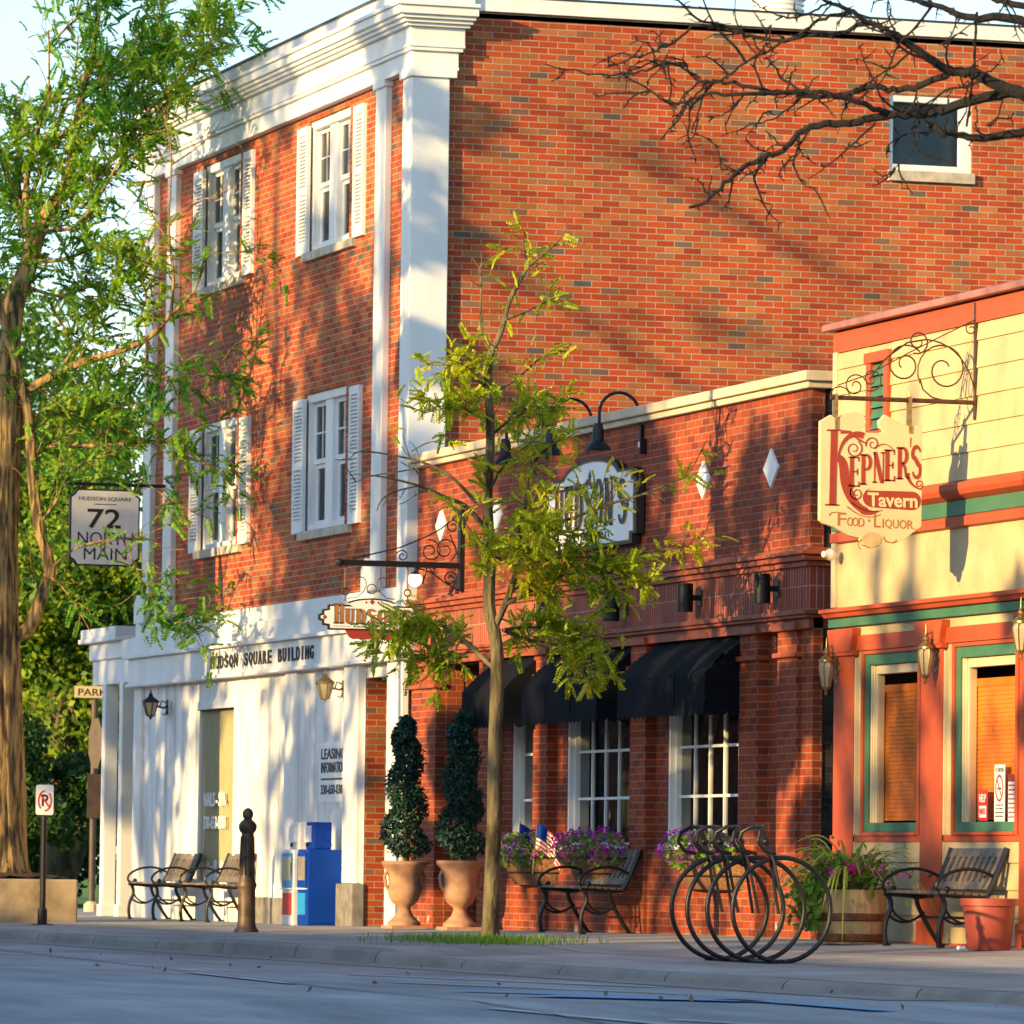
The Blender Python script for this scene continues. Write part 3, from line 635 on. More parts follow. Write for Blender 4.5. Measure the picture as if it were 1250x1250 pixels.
# shop window
x0, x1, z0, z1 = SPA
g = G(); g.box(x0-.06, x0+.03, -.03, .1, z0-.02, z1+.1); g.box(x1-.01, x1+.11, -.03, .1, z0-.02, z1+.1); g.box(x0+.03, x1-.01, -.03, .1, z1, z1+.1); g.box(x0+.03, x1-.01, -.028, .1, z0-.06, z0+.03); g.box(x0+.03, x0+.10, .0, .1, z0+.03, z1)
sp_ = build('shop_window', g, M['white'], OFF, bevel=.006)
p = G(); p.add([(x0+.10, .035, z0+.03), (x1-.01, .035, z0+.03), (x1-.01, .035, z1), (x0+.10, .035, z1)], [(0, 1, 2, 3)]); build('pane', p, M['glass_dim'], sp_)
p = G(); p.box(x0+.05, x1-.012, .075, .085, z0+.02, z1); build('roller_blind', p, M['blind'], sp_)
p = G()
for i in range(46): p.ball((x0+.2+rnd.random()*1.4, .060+rnd.random()*.004, z0+.05+rnd.random()*.12*(1+math.sin(i))), (.09, .012, .06), 7, 5)
build('gathered_curtain', p, M['white'], sp_, smooth=True)
g = G(); write(g, 'NAILS - SPA', (-8.62, .031, 1.37), (1, 0, 0), (0, 0, 1), (0, -1, 0), 1.02, .17, .02); write(g, '330-653-0001', (-8.62, .031, 1.10), (1, 0, 0), (0, 0, 1), (0, -1, 0), 1.02, .16, .02)
build('window_lettering', g, M['signwhite'], sp_)
g = G()
for s_, x_, w_ in (('HUDSON', -7.72, 1.28), ('SQUARE', -6.2, 1.24), ('BUILDING', -4.72, 1.52)):
    k_ = w_/len(s_)
    for i_, c_ in enumerate(s_): write(g, c_, (x_+i_*k_+(.25*k_ if c_ == 'I' else 0), -.142, 2.985), (1, 0, 0), (0, 0, 1), (0, -1, 0), k_*(.25 if c_ == 'I' else .74), .155, .02, .012)
build('lettering', g, M['signblack'], OFF)
g = G()
for s_, z, h in (('LEASING', 1.86, .12), ('INFORMATION', 1.71, .12), ('330-650-0305', 1.47, .11)): write(g, s_, (-3.30, -.022, z), (1, 0, 0), (0, 0, 1), (0, -1, 0), .95, h, .02, .004)
g.box(-3.3, -2.35, -.026, -.022, 1.63, 1.65)
g2 = G(); g2.box(-3.42, -2.3, -.021, -.0125, 1.38, 2.05)
pn = tag(build('notice_board', g2, M['signwhite'], bevel=.004), 'white leasing information notice with black capitals on the white wall', 'notice'); build('lettering', g, M['signblack'], pn)
# portico at the far end
POR = G(); POR.box(-14.35, XL-.05, -.02, 2.6, 3.28, 3.5); POR.box(-14.3, XL-.06, .02, 2.5, 2.96, 3.279)
por = build('portico', POR, M['white'], OFF, bevel=.01)
g = G(); g.box(-14.55, -12.6, -.12, 2.7, 3.5, 3.56); g.box(-14.5, -12.65, -.1, 2.65, 3.561, 3.68); build('portico_cap', g, M['white'], OFF, bevel=.01)
for cx in (-13.68, -12.78):
    g = G(); g.box(cx, cx+.17, -.0, .17, 0.15, 2.96); g.box(cx-.02, cx+.19, -.025, .195, 0.0, .16); build('portico_column', g, M['white'], OFF, bevel=.008)
# roof furniture
g = G(); g.lathe([(.26, 0)]+[(r_, z_) for i in range(8) for r_, z_ in ((.26, .02+i*.06), (.29, .03+i*.06), (.29, .05+i*.06), (.26, .06+i*.06))]+[(.31, .52), (.31, .56), (.1, .62)], (-1.2, 4.55, 9.85), 20)
tag(build('roof_vent', g, M['white_box'], smooth=True), 'ribbed white vent pipe on the brick building roof behind bare branches', 'roof vent')
g = G(); g.box(-3.0, -1.9, 2.6, 3.9, 9.85, 10.2); g.box(-3.05, -1.85, 2.55, 3.95, 10.2, 10.24)
tag(build('roof_hatch', g, M['stone'], bevel=.01), 'flat tan box on the brick building roof edge', 'roof hatch')

# ------------------------------------------------------------------ bistro building
BX0, BX1 = .24, 12.17
BIS = thing('restaurant_building', 'low dark red brick restaurant with tan coping and black awnings', 'building', (6.3, 0, 0))
WY = .11
winsB = [(8.17, 10.37, .86, 2.80), (5.15, 7.30, .86, 2.80), (3.37, 4.32, .86, 2.80), (1.0, 2.46, 0.0, 2.80)]
g = G()
panel(g, BX0, BX1, 3.5, 4.92, [], 0.0, .2)
panel(g, BX0-.15, BX1-.0, 0.0, 2.9, winsB, WY, .30)
g.add([(BX1, 0, 2.9), (BX1, .13, 2.9), (BX1, .13, 4.92), (BX1, 0, 4.92)], [(0, 1, 2, 3)])

g.add([(BX0, 0, 2.9), (BX0, .4, 2.9), (BX0, .4, 4.92), (BX0, 0, 4.92)], [(0, 3, 2, 1)])
build('brick_wall', g, M['brick_bistro'], BIS)
g = G(); g.box(BX0+.1, BX1-.1, .3, 9, 4.3, 4.35); build('roof', g, M['flash'], BIS)
g = G(); g.box(BX0, BX1, 1.3, 1.35, 0, 3.4); build('inner_wall', g, M['dark'], BIS)
# piers: stepped brick
def pier(x0, x1, z1=2.9, y=0.0):
    g = G(); g.box(x0, x1, y, WY+.001, .0, z1); b = build('pier', g, M['brick_bistro'], BIS)
    t = G(); t.box(x0-.045, x1+.045, y-.04, WY-.002, 2.555, 2.60); t.box(x0-.05, x1+.05, y-.045, WY-.002, 2.79, 2.86); build('pier_ledge', t, M['terracotta'], b, bevel=.008)
for a, b in ((7.33, 7.77), (10.38, 10.85), (11.37, 11.86), (4.33, 4.77), (2.50, 2.92), (.10, .98)): pier(a, b)
g = G(); g.box(11.861, 12.17, .04, .13, 0, 2.9); build('end_pier', g, M['brick_bistro'], BIS)
g = G(); g.box(11.9, 12.155, .131, 9, 0, 4.9); build('old_side_wall', g, M['old_brick'], BIS)
# apron walls under windows
g = G()
for a, b in ((7.78, 10.379), (4.78, 7.329), (2.93, 4.329)): g.box(a, b, .03, WY, 0.0, .86)
build('apron_wall', g, M['brick_bistro'], BIS)
g = G(); g.box(BX0, BX1+.02, -.02, .2, 2.96, 3.34); build('soldier_band', g, M['soldier'], BIS)
def belt(z0, prof, name):
    g = G()
    for (p, a, b) in prof:
        g.prism([(BX0-.02, -p), (BX1+p, -p), (BX1+p, .30), (BX1-.2, .30), (BX1-.2, .198), (BX0-.02, .198)], z0+a, z0+b, 'xy')
    build(name, g, M['terracotta'], BIS, bevel=.006)
belt(3.34, [(.05, 0, .05), (.09, .05, .10), (.125, .10, .135), (.06, .135, .165)], 'cornice_moulding')
belt(2.89, [(.05, 0, .03), (.075, .03, .07)], 'belt_moulding')
g = G(); g.box(BX0, BX1, -.005, .2, 2.80, 2.889); build('lintel', g, M['terracotta'], BIS)
g = G(); g.prism([(BX0-.05, -.06), (BX1+.07, -.06), (BX1+.07, .6), (BX1-.25, .6), (BX1-.25, .25), (BX0-.05, .25)], 4.90, 4.96, 'xy')
g.prism([(BX0-.08, -.10), (BX1+.11, -.10), (BX1+.11, .6), (BX1-.25, .6), (BX1-.25, .25), (BX0-.08, .25)], 4.96, 5.05, 'xy')
g.prism([(BX1-.24, .6), (BX1+.10, .6), (BX1+.10, 9), (BX1-.24, 9)], 4.92, 5.03, 'xy')
build('coping', g, M['stone'], BIS, bevel=.01)
for cx in (1.13, 3.07, 9.37, 11.19):
    g = G(); g.prism([(cx-.19, 4.255), (cx, 4.08), (cx+.19, 4.255), (cx, 4.43)], -.02, .0, 'xz'); build('diamond_tile', g, M['signwhite'], BIS)
# shop windows with muntins
def shop_win(x0, x1, z0, z1, ncol, label):
    g = G(); y0, y1 = .10, .30
    g.box(x0, x0+.045, y0, y1, z0, z1); g.box(x0+.045, x0+.075, y0+.05, y1, z0, z1); g.box(x1-.06, x1, y0, y1, z0, z1); g.box(x0+.075, x1-.06, y0+.05, y1, z1-.1, z1); g.box(x0+.075, x1-.06, y0+.05, y1, z0, z0+.07)
    w_ = build('shop_window', g, M['white'], BIS, bevel=.006)
    a, b = x0+.075, x1-.06
    m_ = G(); x = a+.41
    while x < b-.1: m_.box(x-.013, x+.013, .185, .22, z0+.07, z1-.1); x += .407
    for z in (1.36, 1.82, 2.28): m_.box(a, b, .188, .217, z-.013, z+.013)
    build('muntin', m_, M['white'], w_)
    p = G(); p.add([(a, .205, z0+.07), (b, .205, z0+.07), (b, .205, z1-.1), (a, .205, z1-.1)], [(0, 1, 2, 3)]); build('pane', p, M['glass'], w_)
    s = G(); s.box(x0-.0, x1+.0, .0, .16, z0-.001, z0+.05); build('sill', s, M['white'], w_, bevel=.006)
for h in winsB[:3]: shop_win(*h, 4 if h[0] > 4 else 2, '')
g = G(); g.box(1.0, 2.46, 1.22, 1.28, 0, 2.8); g.box(1.45, 2.3, 1.16, 1.22, 0.02, 2.2); build('entrance_door', g, M['black'], BIS)
g = G(); g.add([(.99, .3, 0), (.99, 1.25, 0), (.99, 1.25, 2.8), (.99, .3, 2.8)], [(0, 1, 2, 3)]); build('entry_side_wall', g, M['brick_bistro'], BIS)
# awnings
def awning(x0, x1, y, label):
    zt, zf, zb = 2.82, 2.455, 2.10; d = -.33
    root = thing('awning', label, 'awning', (x0, 0, 2.1), 'black awnings over the restaurant windows')
    nx = 14; g = G(); vs = []
    for i in range(nx+1):
        x = x0+(x1-x0)*i/nx; s_ = .005*math.sin(i*math.pi*2/nx*2)
        vs += [(x, y, zt), (x, d*.5, (zt+zf)/2-.012+s_*.4), (x, d, zf), (x, d-.004+s_*.6, zb+.05)]
    g.add(vs, [(i*4+j, i*4+j+1, i*4+j+5, i*4+j+4) for i in range(nx) for j in range(3)])
    build('canopy', g, M['awning'], root)
    for k, x in enumerate((x0, x1)):
        s_ = G(); s_.prism([(y, zt), (d, zf), (d, zb+.05), (y, zb+.05)], x-.003, x+.003, 'yz'); build('side_panel', s_, M['awning'], root)
    v = G(); n = max(6, int((x1-x0)/.115)); st = (x1-x0)/n
    for i in range(n):
        a = x0+i*st; v.prism([(a, zb+.06), (a, zb+.015)]+[(a+st/2-st/2*math.cos(math.pi*q/6), zb+.015-.045*math.sin(math.pi*q/6)) for q in range(1, 6)]+[(a+st, zb+.015), (a+st, zb+.06)], d-.010, d-.006, 'xz')
    ns = max(2, int((y-d)/.1)); st = (y-d)/ns
    for i in range(ns):
        a = d+i*st; v.prism([(a, zb+.06), (a, zb+.015)]+[(a+st/2-st/2*math.cos(math.pi*q/6), zb+.015-.045*math.sin(math.pi*q/6)) for q in range(1, 6)]+[(a+st, zb+.015), (a+st, zb+.06)], x1+.004, x1+.008, 'yz')
    build('valance', v, M['awning'], root)
    for fx in (.33, .66):
        xx = x0+(x1-x0)*fx; q = G(); q.tube([(xx, y, zt+.003), (xx, d, zf+.003), (xx, d-.006, zb+.05)], .006, 5); build('seam', q, M['awning'], root)
awning(7.93, 10.38, .10, 'wide black cloth awning beside the right brick end pier')
awning(4.98, 7.30, .10, 'black cloth awning in the middle, between the other two')
awning(2.98, 4.40, .10, 'narrow black cloth awning behind the young tree trunk')
# cylinder wall lights
def copy_row(first, locs):
    for loc, lab in locs: copy_thing(first, loc, lab)
g = G(); g.lathe([(.0, -.13), (.075, -.13), (.075, .13), (.065, .13), (.065, -.10), (0, -.10)], (0, -.17, 0), 18)
SPOT = thing('wall_light', 'black cylinder wall light nearest the right end of the brick restaurant', 'wall light', (0, 0, 0), 'black cylinder lights along the soldier brick band')
build('lamp_cylinder', g, M['black'], SPOT, smooth=True)
g = G(); g.box(-.025, .025, -.10, -.02, -.025, .025); g.box(-.055, .055, -.035, -.018, -.075, .075); build('mount', g, M['black'], SPOT, bevel=.004)
SPOT.location = (11.42, -.0, 3.17)
copy_row(SPOT, [((9.36, 0, 3.17), 'black cylinder wall light above the rightmost awning'), ((7.25, 0, 3.16), 'black cylinder wall light above the middle awning, by the hanging leaves'),
                ((5.15, 0, 3.16), 'black cylinder wall light half hidden by tree leaves right of the trunk'), ((.98, 0, 3.16), 'black cylinder wall light behind leaves left of the trunk')])
# gooseneck lamps over the wall sign
GOO = thing('gooseneck_lamp', 'black gooseneck lamp at the right end of the round topped wall sign', 'sign lamp', (0, 0, 0), 'gooseneck lamps over the wall sign')
pts = [(0, -.02, .0), (0, -.04, .14)] + [(0, -.24+.20*math.cos(R(a)), .18+.20*math.sin(R(a))) for a in range(0, 181, 15)] + [(0, -.44, .08), (0, -.45, -.0)]
g = G(); g.tube(pts, .016, 8); build('arm', g, M['black'], GOO, smooth=True)
g = G(); g.lathe([(.04, .08), (.055, .02), (.055, -.09), (.09, -.12), (.13, -.17), (.10, -.165), (.04, -.10)], (0, -.45, 0), 18); build('lamp_shade', g, M['black'], GOO, smooth=True)
g = G(); g.box(-.035, .035, -.04, -.001, -.10, .08); build('mount', g, M['black'], GOO, bevel=.006)
GOO.location = (7.62, 0, 4.80)
copy_row(GOO, [((6.18, 0, 4.84), 'black gooseneck lamp over the middle of the round topped wall sign'), ((4.72, 0, 4.84), 'black gooseneck lamp at the left end of the wall sign, behind leaves')])
g = G(); g.box(7.68, 7.74, -.07, -.001, 4.60, 4.74)
lb = tag(build('photocell_box', g, M['black'], bevel=.006), 'black photocell box on brick at the wall sign corner', 'electric box')
g = G(); g.box(7.69, 7.73, -.075, -.0705, 4.66, 4.71); build('lens', g, M['signwhite'], lb)
# wall sign
def sign_outline(x0, x1, z0, z1, arch):
    w_ = x1-x0; n = .12
    pts = [(x0+n, z0), (x1-n, z0), (x1-n, z0+.09), (x1, z0+.09), (x1, z1-.12), (x1-n*.6, z1-.12), (x1-n*.6, z1-.02)]
    m = (x0+x1)/2; r_ = w_*.30
    pts += [(m+r_*1.05, z1-.02)]+[(m+r_*math.cos(R(a)), z1+arch*math.sin(R(a))**1.2) for a in range(10, 171, 10)]+[(m-r_*1.05, z1-.02)]
    pts += [(x0+n*.6, z1-.02), (x0+n*.6, z1-.12), (x0, z1-.12), (x0, z0+.09), (x0+n, z0+.09)]
    return pts
WS = thing('wall_sign', 'round topped white restaurant sign board with black edge on brick wall', 'sign', (6.4, 0, 4.2))
o1 = sign_outline(5.0, 7.73, 3.76, 4.5, .14)
g = G(); g.prism(o1, -.10, -.02, 'xz'); build('board_edge', g, M['signblack'], WS)
cx = (5.0+7.73)/2; cz = 4.14
sh = lambda P, fx, fz: [(cx+(a-cx)*fx, cz+(b-cz)*fz) for a, b in P]
g = G(); g.prism(sh(o1, .955, .93), -.104, -.09, 'xz'); build('gold_line', g, M['gold'], WS)
g = G(); g.prism(sh(o1, .94, .905), -.108, -.09, 'xz'); build('board', g, M['signwhite'], WS)
g = G(); slab_word(g, "HUDSON'S", (5.30, -.108, 3.955), (1, 0, 0), (0, 0, 1), (0, -1, 0), 2.24, .42, .004, grow=lambda s: 1.0+.12*math.sin(math.pi*s)); build('gold_shadow', g, M['gold'], WS)
g = G(); slab_word(g, "HUDSON'S", (5.27, -.110, 3.96), (1, 0, 0), (0, 0, 1), (0, -1, 0), 2.24, .42, .005, grow=lambda s: 1.0+.12*math.sin(math.pi*s)); write(g, 'RESTAURANT', (5.75, -.108, 3.845), (1, 0, 0), (0, 0, 1), (0, -1, 0), 1.25, .065, .0)
for (x, z, r_) in ((6.36, 4.46, .045), (5.22, 4.13, .045), (7.5, 4.13, .045)): g.prism([(x-r_, z), (x, z-r_*1.4), (x+r_, z), (x, z+r_*1.4)], -.112, -.108, 'xz')
build('lettering', g, M['signblack'], WS)

# ------------------------------------------------------------------ tavern building
TAV = thing('tavern_building', 'cream clapboard tavern with brick red pilasters and green trim', 'building', (16, 0, 0))
KX0, KX1 = 12.80, 20.5
winsK = [(13.54, 14.90, .98, 2.55), (15.62, 17.03, .98, 2.55), (18.1, 19.3, .1, 2.55)]
g = G(); panel(g, KX0, KX1, 0, 5.36, winsK, .0, .10)
g.add([(KX0, 0, 0), (KX0, 8, 0), (KX0, 8, 5.36), (KX0, 0, 5.36)], [(0, 3, 2, 1)])
g.add([(KX1, 0, 0), (KX1, 8, 0), (KX1, 8, 5.36), (KX1, 0, 5.36)], [(0, 1, 2, 3)])
build('wall', g, M['cream'], TAV)
g = G(); g.box(KX0, KX1, .1, 8, 5.2, 5.25); build('roof', g, M['flash'], TAV)
g = G(); g.box(KX0, KX1, 1.2, 1.25, 0, 5.2); build('inner_wall', g, M['dark'], TAV)
g = G(); z = 3.885
VX0, VX1 = 13.62, 14.12
while z < 5.15:
    h = min(.225, 5.16-z)
    segs = [(KX0+.08, KX1)]
    if z+h > 4.40 and z < 5.04: segs = [(KX0+.08, VX0), (VX1, KX1)]
    for a, b in segs: g.prism([(-.022, z), (-.022+.0, z+.004), (-.006, z+h-.002), (0.001, z+h-.002), (0.001, z)], a, b, 'yz')
    z += .225
build('clapboard', g, M['cream'], TAV)
g = G(); g.box(KX0-.015, KX0+.08, -.035, .1, 2.95, 5.16); build('corner_board', g, M['cream_trim'], TAV)
g = G(); g.box(KX0-.02, KX1, -.03, .05, 5.155, 5.33); build('red_fascia', g, M['red_trim'], TAV)
g = G(); g.prism([(-.11, 5.345), (-.11, 5.395), (-.09, 5.41), (.3, 5.42), (.3, 5.345)], KX0-.10, KX1, 'yz'); build('roof_edge', g, M['cap_metal'], TAV, bevel=.006)
# vent shutter
g = G(); g.box(VX0, VX0+.09, -.05, 0, 4.42, 5.0); g.box(VX1-.09, VX1, -.05, 0, 4.42, 5.0); g.box(VX0-.03, VX1+.03, -.06, 0, 5.0, 5.09); g.box(VX0, VX1, -.05, 0, 4.36, 4.42)
vt = build('louvre_vent', g, M['red_trim'], TAV, bevel=.005)
g = G()
for i in range(6):
    z = 4.43+i*.092; g.add([(VX0+.09, -.045, z), (VX1-.09, -.045, z), (VX1-.09, -.012, z+.085), (VX0+.09, -.012, z+.085), (VX0+.09, -.035, z), (VX1-.09, -.035, z), (VX1-.09, -.004, z+.085), (VX0+.09, -.004, z+.085)], [(0, 1, 2, 3), (7, 6, 5, 4), (0, 4, 5, 1)])
g.add([(VX0+.09, -.003, 4.42), (VX1-.09, -.003, 4.42), (VX1-.09, -.003, 5.0), (VX0+.09, -.003, 5.0)], [(0, 1, 2, 3)])
build('louvre', g, M['green_trim'], vt)
# cornices
g = G(); g.prism([(-.02, 3.72), (-.10, 3.76), (-.12, 3.80), (-.12, 3.85), (-.01, 3.885), (0, 3.72)], KX0-.02, KX1, 'yz'); g.prism([(-.02, 3.50), (-.05, 3.51), (-.05, 3.585), (-.02, 3.60), (0, 3.5)], KX0-.01, KX1, 'yz'); build('red_moulding', g, M['red_trim'], TAV)
g = G(); g.box(KX0-.01, KX1, -.036, 0, 3.60, 3.72); g.box(KX0-.03, KX1, -.05, 0, 2.775, 2.845); build('green_band', g, M['green_trim'], TAV)
g = G(); g.prism([(-.02, 2.846), (-.07, 2.86), (-.09, 2.89), (-.12, 2.90), (-.12, 2.93), (-.02, 2.945), (0, 2.846)], KX0-.09, KX1, 'yz'); build('red_cornice', g, M['red_trim'], TAV)
g = G(); g.box(KX0, KX1, -.025, 0, 2.56, 2.69); g.box(KX0, KX1, -.03, 0, .93, .985); build('red_head', g, M['red_trim'], TAV)
def tpil(x0, x1):
    g = G(); g.box(x0, x1, -.045, 0, .06, 2.55)
    g.prism([(x0-.01, 2.55), (x0-.02, 2.60), (x0-.06, 2.70), (x0-.07, 2.755), (x1+.07, 2.755), (x1+.06, 2.70), (x1+.02, 2.60), (x1+.01, 2.55)], -.085, 0, 'xz')
    g.box(x0-.03, x1+.03, -.075, -.001, 2.52, 2.56); g.box(x0-.02, x1+.02, -.065, -.001, 0.06, .28)
    p_ = build('pilaster', g, M['red_trim'], TAV, bevel=.008)
    t = G(); t.box(x1+.002, x1+.022, -.03, -.001, .3, 2.5); build('pilaster_edge', t, M['cream_trim'], p_)
tpil(12.90, 13.37); tpil(14.94, 15.42); tpil(17.09, 17.55)
def tav_win(x0, x1, z0, z1):
    g = G(); g.box(x0, x0+.05, -.04, .1, z0, z1); g.box(x1-.05, x1, -.04, .1, z0, z1); g.box(x0+.05, x1-.05, -.04, .1, z1-.03, z1); g.box(x0+.05, x1-.05, -.05, .1, z0, z0+.03)
    w_ = build('window', g, M['red_trim'], TAV, bevel=.005)
    g = G(); a, b, c, d = x0+.05, x1-.05, z0+.03, z1-.03
    g.box(a, a+.09, -.02, .1, c, d); g.box(b-.05, b, -.02, .1, c, d); g.box(a+.09, b-.05, -.02, .1, d-.09, d); g.box(a+.09, b-.05, -.02, .1, c, c+.08); build('green_frame', g, M['green_trim'], w_, bevel=.005)
    a, b, c, d = a+.09, b-.05, c+.08, d-.09
    g = G()
    for i, y in enumerate((.0, .014, .028)): g.box(a+i*.025, a+.025*(i+1), y, .1, c, d)
    g.box(b-.06, b, .03, .1, c, d); g.box(a+.075, b-.06, .02, .1, d-.08, d); build('cream_frame', g, M['cream_trim'], w_, bevel=.004)
    a, b, d = a+.075, b-.06, d-.08
    p = G(); p.add([(a, .05, c), (b, .05, c), (b, .05, d), (a, .05, d)], [(0, 1, 2, 3)]); build('pane', p, M['glass_dim'], w_)
    s_ = G(); z = c+.02
    while z < d-.14: s_.add([(a-.14, .105, z), (b+.1, .105, z), (b+.1, .112, z+.037), (a-.14, .112, z+.037)], [(0, 1, 2, 3)]); z += .036
    s_.box(a-.14, b+.1, .10, .14, d-.15, d-.09)
    build('blind', s_, M['wood_blind'], w_)
for h in winsK: tav_win(*h)
g = G()
for a, b in ((13.37, 14.94), (15.42, 17.09), (17.55, 18.09)):
    for z in (.10, .32, .54, .76): g.prism([(-.03, z), (-.012, z+.215), (0, z+.215), (0, z)], a+.01, b-.01, 'yz')
build('lower_clapboard', g, M['cream'], TAV)
g = G(); g.box(KX0, KX1, -.06, 0, 0, .10); build('base_board', g, M['red_trim'], TAV)
# papers in the right tavern window
def paper(name, x, z, w_, h_, m, label, draws):
    g = G(); g.box(x, x+w_, .040, .043, z, z+h_); o = tag(build(name, g, M[m]), label, 'paper')
    for nm, mm, fn in draws:
        gg = G(); fn(gg, x, z); build(nm, gg, M[mm], o)
    return o
U, V, Nn = (1, 0, 0), (0, 0, 1), (0, -1, 0)
def rows(gg, x, z, w_, h_, n, seed):
    r_ = random.Random(seed)
    for i in range(n):
        zz = z+h_*(i+.3)/n; xx = x
        while xx < x+w_-.01:
            l = r_.uniform(.02, .06); gg.box(xx, min(xx+l, x+w_), .038, .0398, zz, zz+h_*.35/n); xx += l+.012
paper('help_wanted_sign', 16.02, 1.10, .20, .25, 'redpaint', 'small red and white help wanted card in the tavern window', [('panel', 'signwhite', lambda g, x, z: g.box(x+.025, x+.175, .0385, .0399, z+.025, z+.12)), ('lettering', 'signwhite', lambda g, x, z: write(g, 'HELP', (x+.03, .039, z+.15), U, V, Nn, .14, .065, .01, .002)), ('red_lettering', 'redpaint', lambda g, x, z: write(g, 'WANTED', (x+.035, .0382, z+.05), U, V, Nn, .13, .05, .01, .002))])
def nosmoke(g, x, z):
    cx_, cz_ = x+.105, z+.27
    vs, fs = ribbon(arc(cx_, cz_, .075, .1, 0, 360, 28), .02); flat_to(g, vs, fs, (0, .039, 0), U, V, Nn, .001)
    vs, fs = ribbon([(cx_-.05, cz_+.07), (cx_+.05, cz_-.07)], .016); flat_to(g, vs, fs, (0, .0385, 0), U, V, Nn, .001)
paper('no_smoking_sign', 16.37, 1.09, .22, .46, 'signwhite', 'pale green no smoking notice with red ring in the tavern window', [('lettering', 'signblack', lambda g, x, z: write(g, 'NO SMOKING', (x+.02, .0395, z+.40), U, V, Nn, .18, .035, .01, .001)), ('cigarette', 'signblack', lambda g, x, z: g.box(x+.06, x+.15, .039, .0398, z+.26, z+.275)), ('fine_print', 'signblack', lambda g, x, z: rows(g, x+.03, z+.03, .16, .12, 4, 3)), ('red_ring', 'redpaint', nosmoke)])
paper('red_list_poster', 16.66, 1.09, .18, .38, 'signwhite', 'white leaflet with rows of dark red print in the tavern window', [('header', 'oxblood', lambda g, x, z: g.box(x, x+.18, .0385, .0399, z+.32, z+.38)), ('print', 'oxblood', lambda g, x, z: rows(g, x+.012, z+.02, .155, .29, 8, 5))])
paper('blue_sticker', 16.855, 1.20, .045, .16, 'cyan', 'narrow blue sticker between leaflet and tall poster in the tavern window', [('print', 'signwhite', lambda g, x, z: rows(g, x+.005, z+.02, .036, .12, 4, 8))])
paper('tall_poster', 16.855, 1.37, .06, .75, 'signwhite', 'tall narrow pale blue poster at the right edge of the tavern window', [('header', 'cyan', lambda g, x, z: g.box(x, x+.06, .0385, .0399, z+.66, z+.75)), ('print', 'cyan', lambda g, x, z: rows(g, x+.006, z+.03, .045, .5, 9, 6))])

# ------------------------------------------------------------------ lanterns
def lantern(kind, label, loc, metal, group):
    L_ = thing('wall_lantern', label, 'lantern', (0, 0, 0), group)
    if kind == 'amphora':
        g = G(); g.lathe([(.02, -.20), (.07, -.17), (.105, -.05), (.12, .04), (.085, .10)], (0, 0, 0), 8); build('glass', g, M['lamp_glass'], L_)
        g = G()
        g.lathe([(.0, -.27), (.025, -.26), (.03, -.235), (.015, -.22), (.045, -.20), (.05, -.185), (.02, -.18)], (0, 0, 0), 12)
        g.lathe([(.09, .098), (.125, .095), (.12, .115), (.07, .15), (.04, .165), (.055, .185), (.055, .205), (.03, .225), (.02, .25), (.012, .29), (.002, .36)], (0, 0, 0), 12)
        for k in range(8):
            a = math.pi/4*k; g.tube([(r_*math.cos(a), r_*math.sin(a), z) for r_, z in ((.05, -.19), (.075, -.17), (.11, -.05), (.125, .04), (.10, .10))], .007, 5)
        build('cage', g, M[metal], L_, smooth=True)
        g = G(); g.tube([(0, .0, .22), (0, .08, .27), (0, .16, .20), (0, .19, .06)], .014, 7); g.tube([(0, .19, .1), (0, .12, -.05), (0, .15, -.14), (0, .19, -.1)], .012, 7)
        g.lathe([(.0, .17), (.055, .175), (.06, .20)], (0, 0, .02), 12, 'y'); build('bracket', g, M[metal], L_, smooth=True)
    else:
        g = G(); g.lathe([(.055, -.14), (.11, .06)], (0, 0, 0), 6); build('glass', g, M['lamp_glass'], L_)
        g = G(); g.lathe([(.0, -.20), (.02, -.19), (.02, -.165), (.065, -.15), (.06, -.138)], (0, 0, 0), 6); g.lathe([(.115, .058), (.135, .062), (.12, .09), (.05, .14), (.03, .16), (.035, .18), (.015, .20), (.003, .26)], (0, 0, 0), 6)
        for k in range(6):
            a = math.pi/3*k; g.tube([(.056*math.cos(a), .056*math.sin(a), -.145), (.113*math.cos(a), .113*math.sin(a), .062)], .008, 5)
        build('cage', g, M[metal], L_)
        g = G(); g.tube([(0, .10, .0), (0, .20, -.02), (0, .25, .02)], .016, 7); g.tube([(0, .13, -.0), (0, .16, .09), (0, .22, .06)], .012, 6); g.box(-.05, .05, .235, .25, -.13, .11)
        g.tube([(0, .24, -.06), (.0, .20, -.13), (0, .16, -.10)], .009, 6); build('bracket', g, M[metal], L_, smooth=True)
    L_.location = loc; L_.scale = (.66, .52, .80) if kind == 'amphora' else (.86, .86, .80); return L_
lantern('amphora', 'brass urn shaped lantern at the left corner of the tavern', (13.0, -.15, 2.40), 'brass', 'urn shaped lanterns on the tavern pilasters')
lantern('amphora', 'brass urn shaped lantern on the red pilaster between tavern windows', (15.32, -.15, 2.44), 'brass', 'urn shaped lanterns on the tavern pilasters')
lantern('amphora', 'urn shaped lantern at the right edge of the photo, in shade', (17.36, -.15, 2.58), 'brass', 'urn shaped lanterns on the tavern pilasters')
lantern('coach', 'black coach lantern on the white wall near the portico', (-10.1, -.27, 2.60), 'black', 'coach lanterns on the white ground floor')
lantern('coach', 'tarnished brass coach lantern beside the leasing notice', (-2.32, -.27, 2.63), 'brass', 'coach lanterns on the white ground floor')
g = G(); g.lathe([(.02, .0), (.05, .01), (.05, .05), (.09, .12), (.10, .17), (.085, .2)], (0, 0, 0), 16, 'y')
fl = thing('flood_lamp', 'small white flood lamp under the tavern hanging sign', 'flood lamp', (0, 0, 0)); build('lamp_head', g, M['white_box'], fl, smooth=True)
